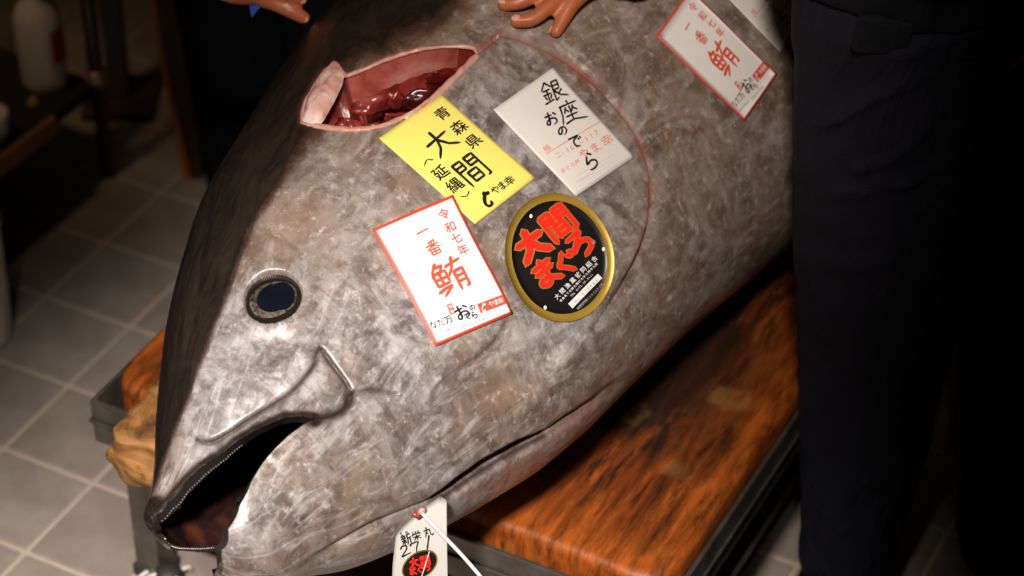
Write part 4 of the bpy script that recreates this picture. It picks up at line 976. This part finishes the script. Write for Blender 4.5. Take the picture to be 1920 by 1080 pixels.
def head_parts(c, fwd, person):
    """head shape with nose, ears and brow for the union; eyes and hair as parts"""
    f = np.array(fwd, float); f /= np.linalg.norm(f); r = np.cross(f, [0, 0, 1]); r /= np.linalg.norm(r); u = np.cross(r, f)
    sh = [ellipsoid(c, (r * .074, f * .092, u * .112)), ellipsoid(c - u * .055 + f * .028, (r * .055, f * .06, u * .06)), sausage([c + f * .088 + u * .02, c + f * .106 - u * .015], [.008, .013]),
          ellipsoid(c + r * .076 - f * .005, (r * .012, f * .02, u * .032)), ellipsoid(c - r * .076 - f * .005, (r * .012, f * .02, u * .032)), sausage([c - r * .03 + f * .082 - u * .058, c + r * .03 + f * .082 - u * .058], [.007, .007])]
    return sh, (f, r, u)
def add_head_details(c, fr, person):
    f, r, u = fr
    for sg in (-1, 1): v, q = ellipsoid(c + r * sg * .031 + f * .084 + u * .008, (r * .012, f * .008, u * .007), 12); mesh_obj('eye', v, q, BLACKINK, person)
    V, Fc = lathe([(math.cos(a), math.sin(a)) for a in np.linspace(-.25, 1.5, 12)], 24)
    mesh_obj('hair', [c - f * .012 + u * .012 + r * v[0] * .082 + f * v[1] * .098 + u * v[2] * .118 for v in V], Fc, HAIR, person)
def rest_hand(wrist, direction, side):
    """relaxed hand: palm and five slightly curled fingers"""
    d = np.array(direction, float); d /= np.linalg.norm(d); s = np.array(side, float); s -= d * (s @ d); s /= np.linalg.norm(s); n_ = np.cross(d, s)
    sh = [ellipsoid(wrist + d * .05, (d * .055, s * .042, n_ * .017))]
    for k, (o, l) in enumerate(((-.03, .07), (-.01, .08), (.011, .075), (.031, .058))):
        b = wrist + d * .09 + s * o; sh.append(sausage([b - d * .02, b + d * l * .4 + n_ * .004, b + d * l * .75 + n_ * .015, b + d * l + n_ * .03], [.0095, .009, .0085, .0075], 10))
    b = wrist + d * .03 - s * .035; sh.append(sausage([b + s * .01, b + d * .03 - s * .02, b + d * .06 - s * .03], [.012, .011, .009], 10)); return sh

# ---- the person on the right with a hand on the tuna
def fz(px, h):
    """point over the flank at a pixel, h above the skin (towards the camera)"""
    P, N = flank([px]); return at([px], depth(P[0]) - h)
fing = {'index': ([(1062, -22), (1034, 8), (1000, 35), (968, 40)], (.030, .026, .016, .0085), (.0098, .0092, .0088, .0080)),
        'middle': ([(1056, -48), (1014, -15), (974, 4), (945, 8)], (.032, .028, .018, .0090), (.0100, .0096, .0092, .0084)),
        'ring': ([(1058, -62), (1012, -40), (972, -26), (940, -20)], (.032, .028, .018, .0090), (.0098, .0092, .0088, .0080)),
        'little': ([(1068, -80), (1034, -68), (1002, -58), (978, -50)], (.026, .022, .016, .0080), (.0088, .0082, .0076, .0070)),
        'thumb': ([(1108, -30), (1074, 4), (1056, 34), (1043, 59)], (.036, .026, .016, .0085), (.0125, .0108, .0095, .0078))}
shapes = []; tips = {}
for nm, (pp_, hh, rr) in fing.items():
    P = [fz(p, h) for p, h in zip(pp_, hh)]; tips[nm] = P; shapes.append(sausage(catmull(P, 5), np.interp(np.linspace(0, 1, 16), np.linspace(0, 1, 4), rr), 14))
W1 = fz((1190, -52), .060); PALM = fz((1108, -56), .038); KN = fz((1064, -56), .032)
pd = (KN - W1) / np.linalg.norm(KN - W1); N0 = flank([(1080, -20)])[1][0]; ps_ = np.cross(N0, pd); ps_ /= np.linalg.norm(ps_); pn = np.cross(pd, ps_)
shapes.append(ellipsoid((PALM + KN) / 2 + pd * -.005, (pd * .040, ps_ * .038, pn * .016)))
shapes.append(sausage([PALM, (PALM + W1) / 2, W1], [.028, .027, .026]))
EL1 = V3(.36, .56, 1.08); SHR = V3(.47, .40, 1.34)
shapes.append(sausage([W1, W1 * .6 + EL1 * .4, EL1], [.027, .037, .042])); shapes.append(sausage([EL1, EL1 * .5 + SHR * .5, SHR], [.042, .046, .055]))
SHL = V3(.33, .04, 1.34); EL2 = V3(.42, -.16, 1.20); W2 = V3(.27, -.02, 1.24)
shapes += [sausage([SHL, EL2], [.055, .043]), sausage([EL2, W2], [.041, .027])] + rest_hand(W2, (-.3, .9, .1), (0, .1, 1))
PEL = V3(.50, .17, .93)
shapes += [sausage([PEL, V3(.47, .18, 1.08), V3(.42, .21, 1.22), V3(.40, .22, 1.32)], [.135, .125, .13, .11]), sausage([SHL, V3(.40, .22, 1.36), SHR], [.06, .09, .06]), sausage([V3(.40, .22, 1.36), V3(.34, .23, 1.50)], [.055, .052])]
HC1 = V3(.31, .235, 1.585); hs, fr1 = head_parts(HC1, (-.9, .25, -.35), None); shapes += hs
H1, H2 = V3(.435, .105, .86), V3(.57, .26, .86); A1, A2 = V3(.432, .092, .07), V3(.662, .295, .07)
for h, a in ((H1, A1), (H2, A2)): shapes.append(sausage([h, h * .5 + a * .5 + (V3(.02, .025, 0) if h is H2 else V3(0, 0, 0)), a], [.075, .05, .035])); shapes.append(sausage([a, a + (V3(-.04, -.08, -.035) if h is H1 else V3(-.01, -.09, -.035))], [.035, .025]))
p1 = union('person', shapes, .0030, SKIN, None, 4)
tag(p1, 'person in navy trousers and dark shirt with one hand resting on the tuna', 'person')
add_head_details(HC1, fr1, p1)
def nail(tip, prev, nrm, parent, s=1.0):
    d = tip - prev; d /= np.linalg.norm(d); n_ = nrm - d * (nrm @ d); n_ /= np.linalg.norm(n_); sd = np.cross(d, n_)
    v, f = ellipsoid(tip + d * .000 + n_ * .0070 * s, (d * .0062 * s, sd * .0050 * s, n_ * .0014), 14); mesh_obj('fingernail', v, f, NAIL, parent)
for nm in ('index', 'middle', 'ring', 'little', 'thumb'): nail(tips[nm][3], tips[nm][2], N0 if nm != 'thumb' else -RT - UP * .2, p1, .8 if nm == 'little' else .95)
# trousers: near leg follows its outline, far leg behind
tro = []
rows = ((0, 1485, 1895), (60, 1485, 1896), (200, 1485, 1880), (400, 1488, 1848), (560, 1490, 1805), (760, 1497, 1757), (960, 1500, 1700), (1062, 1500, 1672))
V = []; nr = 28
q = [(ony([(l, y)], .092)[0], ony([(r, y)], .092)[0]) for y, l, r in rows]
top = [(q[0][0] + V3(.0, .03, .07), q[0][1] + V3(.03, .03, .07))]
rings = top + q
for i, (a, b) in enumerate(rings):
    c = (a + b) / 2; hw = np.linalg.norm(b - a) / 2; dy = np.interp(i, [0, 1, 4, 8], [.11, .11, .085, .07])
    for k in range(nr):
        an = 2 * math.pi * k / nr; V.append(c + V3(hw * math.cos(an), dy * math.sin(an), 0))
tro.append((V, grid_faces(len(rings), nr, True) + [tuple(range(nr - 1, -1, -1)), tuple((len(rings) - 1) * nr + k for k in range(nr))]))
tro.append(sausage([V3(.57, .26, .92), V3(.61, .29, .62), V3(.655, .31, .40), V3(.662, .295, .10)], [.105, .092, .078, .066])); tro.append(ellipsoid(V3(.50, .17, .92), (V3(.15, 0, 0), V3(0, .14, 0), V3(0, 0, .10))))
trs = union('trousers', tro, .006, NAVY, p1, 3); trs['label'] = 'dark navy work trousers'
# soft folds at knee and hip
me = trs.data; co = np.empty(len(me.vertices) * 3); me.vertices.foreach_get('co', co); co = co.reshape(-1, 3); nn = np.empty_like(co).ravel(); me.vertices.foreach_get('normal', nn); nn = nn.reshape(-1, 3)
pq = proj(co); hgt = np.zeros(len(co))
for poly, wd, am in (([(1500, 235), (1560, 225), (1650, 180), (1760, 130)], 12, .007), ([(1590, 320), (1660, 300), (1720, 260)], 10, .005), ([(1640, 330), (1670, 348), (1730, 335)], 9, .007), ([(1560, 362), (1640, 360)], 8, .005), ([(1760, 330), (1790, 260), (1800, 200)], 14, .006), ([(1650, 100), (1700, 105), (1740, 85), (1880, 50)], 8, .006), ([(1520, 470), (1600, 500), (1700, 470)], 16, .005), ([(1560, 1000), (1620, 985), (1670, 1000)], 12, .005)):
    d, _, a = seg_dist(pq, catmull(poly, 6)); hgt += am * np.exp(-(d / wd) ** 2) * np.clip(np.minimum(a, 1 - a) / .2, 0, 1)
hgt += .0025 * vnoise(pq, 60, 41) + .0015 * vnoise(pq, 26, 42)
me.vertices.foreach_set('co', (co + nn * hgt[:, None]).ravel()); me.update()
# belt with pouch, shirt with sleeves, shoes
def oval_band(name, c, rx, ry, z0, z1, mat, parent, tilt=0.0, n=48, thick=.006):
    V = []
    for r, z in ((0, z0), (thick, z0 + .004), (thick, z1 - .004), (0, z1)):
        for k in range(n): a = 2 * math.pi * k / n; V.append(V3(c[0] + (rx + r) * math.cos(a), c[1] + (ry + r) * math.sin(a), z + tilt * math.cos(a)))
    return mesh_obj(name, V, grid_faces(4, n, True), mat, parent)
oval_band('belt', (.445, .125), .130, .128, .905, .945, LEATHER, p1)
bm = bmesh.new(); box_bm(bm, (.062, .016, .045), Matrix.Translation(ony([(1655, 66)], -.006)[0]) @ Matrix.Rotation(math.radians(6), 4, 'Y'), .007, 3); bm_obj('belt_pouch', bm, SHIRT, p1, True)
shp = [sausage([V3(.465, .145, 1.06), V3(.45, .17, 1.13), V3(.42, .21, 1.24), V3(.40, .22, 1.34)], [.155, .16, .165, .13]), sausage([SHL, V3(.40, .22, 1.36), SHR], [.075, .11, .075]), sausage([EL1 * .85 + W1 * .15, EL1 * .5 + SHR * .5, SHR], [.056, .062, .072]), sausage([SHL, EL2, W2 * .5 + EL2 * .5], [.072, .058, .05])]
V = []
for z, k in ((.955, 1.0), (.975, 1.02), (1.0, 1.03), (1.04, 1.0)):
    for i in range(36): a = 2 * math.pi * i / 36; V.append(V3(.44 + .162 * k * math.cos(a), .13 + .142 * k * math.sin(a), z + .010 * math.cos(2 * a) * (z < .96) + .006 * math.sin(5 * a)))
shp.append((V, grid_faces(4, 36, True) + [tuple(range(35, -1, -1)), tuple(108 + i for i in range(36))]))
sh = union('shirt', shp, .008, SHIRT, p1, 3); sh['label'] = 'dark shirt hem hanging over the belt'
def shoe(a, d, parent, line=False):
    d = np.array(d, float); d /= np.linalg.norm(d); s = np.cross(d, [0, 0, 1])
    o = union('shoe', [ellipsoid(a + d * .03 + V3(0, 0, -.015), (d * .085, s * .052, V3(0, 0, .05))), ellipsoid(a + d * .11 + V3(0, 0, -.032), (d * .085, s * .056, V3(0, 0, .036))), sausage([a + V3(0, 0, .05), a], [.055, .055])], .006, LEATHER, parent, 3)
    V = []
    for z, k in ((.001, .95), (.004, 1.0), (.022, 1.0), (.026, .93)):
        for i in range(32): an = 2 * math.pi * i / 32; V.append(V3(*(a[:2] + d[:2] * (.062 + .135 * k * math.cos(an)) + s[:2] * .058 * k * math.sin(an)), z))
    so = mesh_obj('sole', V, grid_faces(4, 32, True) + [tuple(range(31, -1, -1)), tuple(96 + i for i in range(32))], LEATHER, None); so.parent = o
    if line:
        V = []
        for z, k in ((.024, 1.0), (.030, 1.0)):
            for i in range(32): an = 2 * math.pi * i / 32; V.append(V3(*(a[:2] + d[:2] * (.062 + .133 * k * math.cos(an)) + s[:2] * .0575 * k * math.sin(an)), z))
        st = mesh_obj('red_piping', V, grid_faces(2, 32, True), SOLE, None); st.parent = o
    return o
shoe(V3(.432, .095, .068), (-.45, -.9, 0), p1); shoe(V3(.668, .30, .068), (-.1, -1, 0), p1, True)

# ---- the person behind the tuna on the left, hand reaching over its back
DP2 = depth(FO + .62 * FA - .30 * FD) - .01
def hp(px, h=0.0): return at([px], DP2 - h)
shapes = []; tips2 = []
for pp_, hh, rr in ((((484, -4), (518, 8), (546, 21), (569, 33)), (0, .006, .006, .0), (.0098, .0094, .0090, .0084)), (((482, -26), (520, -20), (546, -9), (564, -2)), (.008, .016, .014, .008), (.0098, .0094, .0088, .0080)),
                    (((480, -46), (516, -46), (548, -40), (572, -32)), (.010, .018, .016, .010), (.0096, .0092, .0086, .0078)), (((474, -64), (504, -72), (530, -72), (550, -66)), (.004, .012, .010, .004), (.0088, .0082, .0076, .0068)), (((430, -24), (452, -14), (478, -8), (500, -6)), (-.012, -.02, -.024, -.022), (.012, .0105, .0095, .0080))):
    P = [hp(p, h) for p, h in zip(pp_, hh)]; tips2.append(P); shapes.append(sausage(catmull(P, 5), np.interp(np.linspace(0, 1, 16), np.linspace(0, 1, 4), rr), 14))
WB = hp((372, -52), .02); KB = hp((470, -34), .006); pd = (KB - WB) / np.linalg.norm(KB - WB); ps_ = np.cross(pd, -FW); ps_ /= np.linalg.norm(ps_)
shapes.append(ellipsoid((WB + KB) / 2 + pd * .016, (pd * .050, ps_ * .030, np.cross(pd, ps_) * .017)))
ELB = V3(-.62, .50, .95); SB1, SB2 = V3(-.54, .74, 1.30), V3(-.20, .88, 1.30)
shapes += [sausage([KB * .35 + WB * .65, WB], [.027, .026]), sausage([WB, WB * .6 + ELB * .4, ELB], [.026, .036, .042]), sausage([ELB, SB1], [.043, .055])]
ELC = V3(-.10, 1.00, 1.06); WC = V3(-.22, 1.12, .98); shapes += [sausage([SB2, ELC], [.055, .042]), sausage([ELC, WC], [.04, .027])] + rest_hand(WC, (-.9, .3, -.1), (0, .1, 1))
shapes += [sausage([V3(-.38, 1.06, .93), V3(-.375, .97, 1.08), V3(-.37, .86, 1.22), V3(-.37, .82, 1.30)], [.135, .125, .13, .11]), sausage([SB1, V3(-.37, .81, 1.33), SB2], [.06, .09, .06]), sausage([V3(-.37, .81, 1.33), V3(-.36, .73, 1.46)], [.055, .052])]
HC2 = V3(-.355, .69, 1.545); hs, fr2 = head_parts(HC2, (.15, -.85, -.45), None); shapes += hs
for h, a in ((V3(-.45, 1.02, .88), V3(-.415, .955, .07)), (V3(-.29, 1.05, .88), V3(-.275, 1.03, .07))): shapes.append(sausage([h, a], [.075, .035])); shapes.append(sausage([a, a + V3(.02, -.09, -.035)], [.035, .025]))
p2 = union('person', shapes, .0030, SKIN, None, 4)
tag(p2, 'person in black trousers behind the tuna holding something blue over its back', 'person')
add_head_details(HC2, fr2, p2)
for P in tips2: nail(P[3], P[2], -FW - UP * .25, p2, .85)
t2 = union('trousers', [sausage([V3(-.45, 1.02, .90), V3(-.43, .98, .5), V3(-.412, .955, .07)], [.105, .085, .066]), sausage([V3(-.29, 1.05, .90), V3(-.28, 1.04, .5), V3(-.275, 1.03, .07)], [.105, .085, .066]), ellipsoid(V3(-.375, 1.07, .92), (V3(.17, 0, 0), V3(0, .13, 0), V3(0, 0, .10)))], .007, TRB, p2, 3)
union('shirt', [sausage([V3(-.38, 1.06, .95), V3(-.375, .97, 1.09), V3(-.37, .86, 1.22), V3(-.37, .82, 1.31)], [.155, .15, .155, .125]), sausage([SB1, V3(-.37, .81, 1.34), SB2], [.075, .10, .075]), sausage([SB1, ELB, ELB * .75 + WB * .25], [.072, .058, .05]), sausage([SB2, ELC, ELC * .5 + WC * .5], [.072, .058, .05])], .009, SHIRT, p2, 3)
shoe(V3(-.415, .955, .068), (.15, -1, 0), p2); shoe(V3(-.275, 1.03, .068), (.2, -1, 0), p2)
# blue cloth pinched under the palm
BLUE = plain('blue_cloth', (.012, .07, .42), .6, var=.2)
pts = [(452, -6), (462, -14), (480, -12), (494, -4), (496, 4), (488, 14), (482, 20), (472, 33), (468, 20), (467, 10), (458, 2)]
V = []
for dz in (-.006, .004):
    for i, p in enumerate(pts): V.append(at([p], DP2 + .004 + dz + .003 * math.sin(i * 1.9)))
n = len(pts)
bl = mesh_obj('blue_cloth', V, [tuple(range(n)), tuple(range(2 * n - 1, n - 1, -1))] + [(i, (i + 1) % n, n + (i + 1) % n, n + i) for i in range(n)], BLUE, None, False)
tag(bl, 'small blue cloth corner poking out below the reaching hand', 'cloth')

# ------------------------------------------------------------------ dark background: rack, bottle, timber, posts
DKM = plain('dark_rack_metal', (.10, .075, .06), .45, .6); DKSH = plain('dark_shelf', (.018, .014, .012), .6)
ZS = .18
a = onz([(182, 152)], ZS)[0]; b = onz([(-60, 338)], ZS)[0]; dr = (b - a) / np.linalg.norm(b - a); dl = np.array([-dr[1], dr[0], 0]); dl = dl if dl[0] < 0 else -dl
LEN, DEP = float(np.linalg.norm(b - a)) + .25, .34
rack = empty('storage_rack'); tag(rack, 'dark metal shelf rack standing on the floor at the far left', 'shelf'); rack.location = (a[0], a[1], 0); bpy.context.view_layer.update()
def rk(o): o.parent = rack; o.matrix_parent_inverse = Matrix.Translation(-Vector(rack.location)); return o
MR = Matrix(((dr[0], dl[0], 0), (dr[1], dl[1], 0), (0, 0, 1)))
def rbox(name, u0, u1, v0, v1, z0, z1, mat, bev=.002):
    bm = bmesh.new(); c = a * [1, 1, 0] + dr * (u0 + u1) / 2 + dl * (v0 + v1) / 2 + V3(0, 0, (z0 + z1) / 2); box_bm(bm, (u1 - u0, v1 - v0, z1 - z0), Matrix.Translation(c) @ MR.to_4x4(), bev); return rk(bm_obj(name, bm, mat))
for z in (ZS,): rbox('shelf_board', 0, LEN, 0, DEP, z - .022, z, DKSH)
for u, v in ((0, 0), (LEN, 0), (0, DEP), (LEN, DEP)):
    p = a * [1, 1, 0] + dr * u + dl * v; rk(tube_obj('post', [p, p + V3(0, 0, .60)], .012, DKM, None, 12))
    vv, ff = lathe([(.006, -.016), (.017, -.013), (.018, .008), (.008, .014)], 16); rk(mesh_obj('post_clamp', [p + V3(x, y, z + ZS + .01) for x, y, z in vv], ff, plain('clamp_metal', (.42, .32, .24), .35, .5) if (u, v) == (0, 0) else DKM))
rbox('edge_batten', .115, LEN, -.012, 0, ZS - .026, ZS + .004, plain('batten_wood', (.30, .13, .035), .55, var=.3, scale=30))
# spray bottle on the shelf
bp_ = onz([(86, 160)], ZS)[0]
bot = empty('spray_bottle'); bot.location = bp_; bpy.context.view_layer.update(); tag(bot, 'white plastic bottle with red label on the dark shelf', 'bottle')
t = NT('bottle_plastic'); t.color(t.mix(t.noise(t.coord(), 20), (.62, .56, .48), (.72, .66, .58))); t.rough(.35); t.set(Subsurface_Weight=.1); BOTM = t.m
v, f = lathe([(.002, .0), (.030, .0), (.034, .004), (.036, .02), (.037, .08), (.0375, .115), (.035, .135), (.028, .15), (.019, .160), (.0165, .168), (.016, .20), (.016, .215), (.002, .216)], 32); mesh_obj('bottle_body', v, f, BOTM, bot)
v, f = lathe([(.002, .213), (.019, .213), (.020, .218), (.019, .238), (.012, .242), (.002, .242)], 24); mesh_obj('screw_cap', v, f, plain('cap_white', (.7, .66, .6), .4), bot)
bm = bmesh.new(); box_bm(bm, (.03, .075, .035), Matrix.Translation((.0, -.012, .262)), .008, 3); hd = bm_obj('spray_head', bm, plain('spray_head_white', (.7, .66, .6), .4), bot, True)
V = []
for z in (.055, .115):
    for k in range(9): an = math.radians(-52 + 56 * k / 8); V.append((.0382 * math.cos(an), .0382 * math.sin(an), z))
lb = mesh_obj('red_label', V, grid_faces(2, 9), plain('label_red', (.42, .035, .02), .45), bot)
# small brass knob and white cup near the shelf edge
p = onz([(64, 200)], ZS)[0]; v, f = lathe([(.002, 0), (.010, 0), (.011, .006), (.008, .012), (.004, .018), (.002, .019)], 16)
kb = mesh_obj('brass_cap', [p + V3(*x) for x in v], f, plain('brass_yellow', (.42, .27, .07), .4, .3)); tag(kb, 'small brass coloured cap lying on the shelf before the bottle', 'cap')
p = onz([(-12, 262)], ZS)[0]; v, f = lathe([(.002, 0), (.022, 0), (.026, .03), (.028, .05), (.025, .05), (.022, .01), (.002, .006)], 24)
cp = mesh_obj('white_cup', [p + V3(*x) for x in v], f, plain('cup_white', (.7, .62, .58), .4)); tag(cp, 'white cup on the shelf cut by the left picture edge', 'cup')
# pale bucket at the picture edge
p = onz([(-38, 628)], 0)[0]; v, f = lathe([(.002, .002), (.048, .002), (.050, .008), (.054, .20), (.058, .205), (.058, .215), (.052, .215), (.048, .012), (.002, .010)], 36)
bk = mesh_obj('plastic_bucket', [p + V3(*x) for x in v], f, plain('bucket_white', (.62, .56, .50), .45)); tag(bk, 'pale plastic bucket on the tiles at the left picture edge', 'bucket')
# grey post of a stand behind the rack
p = onz([(228, 192)], 0)[0]
gs = empty('steel_stand'); gs.location = p; bpy.context.view_layer.update(); tag(gs, 'grey upright steel stand behind the shelf rack', 'stand')
bm = bmesh.new(); box_bm(bm, (.034, .034, .9), Matrix.Translation((0, 0, .47)), .003); bm_obj('upright', bm, plain('grey_steel', (.10, .095, .095), .5, .3), gs)
bm = bmesh.new(); box_bm(bm, (.12, .12, .02), Matrix.Translation((0, 0, .01)), .004); bm_obj('base_plate', bm, DKM, gs)
# dark timber leaning upright between rack and person
tb = empty('timber_post'); tag(tb, 'dark weathered timber upright with edge light painted orange behind the tuna', 'timber')
base = onz([(363, 336)], 0)[0]; tb.location = base; bpy.context.view_layer.update()
def timber_mat(name, a_, b_):
    t = NT(name); co = t.coord(); g = t.noise(t.mapping(co, (30, 30, 2.2)), 1.0, 6, .6, .8); t.color(t.mix(t.ramp(g, [(.3, 0.), (.7, 1.)]), a_, b_)); t.rough(.65); t.bump(g, .5, .004); return t.m
TB1 = timber_mat('dark_timber', (.018, .009, .004), (.075, .032, .010)); TB2 = timber_mat('lit_edge_orange', (.22, .06, .008), (.48, .15, .02))
y0 = base[1]; rowsT = [(336, 350, 379), (250, 331, 381), (180, 316, 384), (110, 301, 394), (70, 294, 392), (40, 289, 380), (0, 283, 378), (-60, 277, 374), (-140, 270, 368)]
V = []
for y, l, r in rowsT:
    A, B = ony([(l, y)], y0)[0], ony([(r, y)], y0)[0]; A = A - base; B = B - base
    if y == 336: A[2] = B[2] = 0.0
    V += [A, B, B + V3(.004, .06, 0), A + V3(.004, .06, 0)]
n = len(rowsT); mesh_obj('timber_body', V, grid_faces(n, 4, True) + [(3, 2, 1, 0), tuple((n - 1) * 4 + k for k in range(4))], TB1, tb, False)
for side, (o0, o1) in ((0, (-3, 8)), (1, (-9, 2))):  # light catching the timber edges, painted as orange strips
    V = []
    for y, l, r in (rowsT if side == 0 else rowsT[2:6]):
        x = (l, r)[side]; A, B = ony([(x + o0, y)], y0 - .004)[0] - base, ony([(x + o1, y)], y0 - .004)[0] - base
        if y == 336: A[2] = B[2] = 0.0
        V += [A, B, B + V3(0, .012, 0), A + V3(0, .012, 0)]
    m = len(V) // 4; mesh_obj('painted_edge_light', V, grid_faces(m, 4, True) + [(3, 2, 1, 0), tuple((m - 1) * 4 + k for k in range(4))], TB2, tb, False)
# mop strands on the floor by the bench leg
mp = onz([(318, 1096)], 0)[0]; mop = empty('mop_head'); mop.location = mp; bpy.context.view_layer.update(); tag(mop, 'white string mop head on the tiles beside the bench leg', 'mop')
MOP = plain('mop_cotton', (.68, .62, .54), .8); r = np.random.default_rng(5)
for k in range(14):
    an = r.uniform(0, 6.28); L_ = r.uniform(.035, .06); p0_ = V3(0, 0, .018); p1_ = V3(math.cos(an) * L_ * .5, math.sin(an) * L_ * .5, .014 + r.uniform(0, .01)); p2_ = V3(math.cos(an + r.uniform(-.6, .6)) * L_, math.sin(an + r.uniform(-.6, .6)) * L_, .004)
    tube_obj('mop_strand', catmull([p0_, p1_, p2_], 5), .0032, MOP, mop, 7)
v, f = lathe([(.002, .008), (.018, .008), (.02, .02), (.014, .03), (.002, .032)], 20); mesh_obj('mop_clamp', v, f, STEELD, mop)
# room walls beyond the view
WALL = plain('dark_wall_plaster', (.10, .085, .07), .8)
for nm, vs_ in (('wall_back', [(-4, 5.9, 0), (4, 5.9, 0), (4, 5.9, 3), (-4, 5.9, 3)]), ('wall_left', [(-3.9, -3, 0), (-3.9, 5.9, 0), (-3.9, 5.9, 3), (-3.9, -3, 3)]), ('wall_right', [(3.9, 5.9, 0), (3.9, -3, 0), (3.9, -3, 3), (3.9, 5.9, 3)])):
    structure(mesh_obj(nm, vs_, [(0, 1, 2, 3)], WALL, None, False))
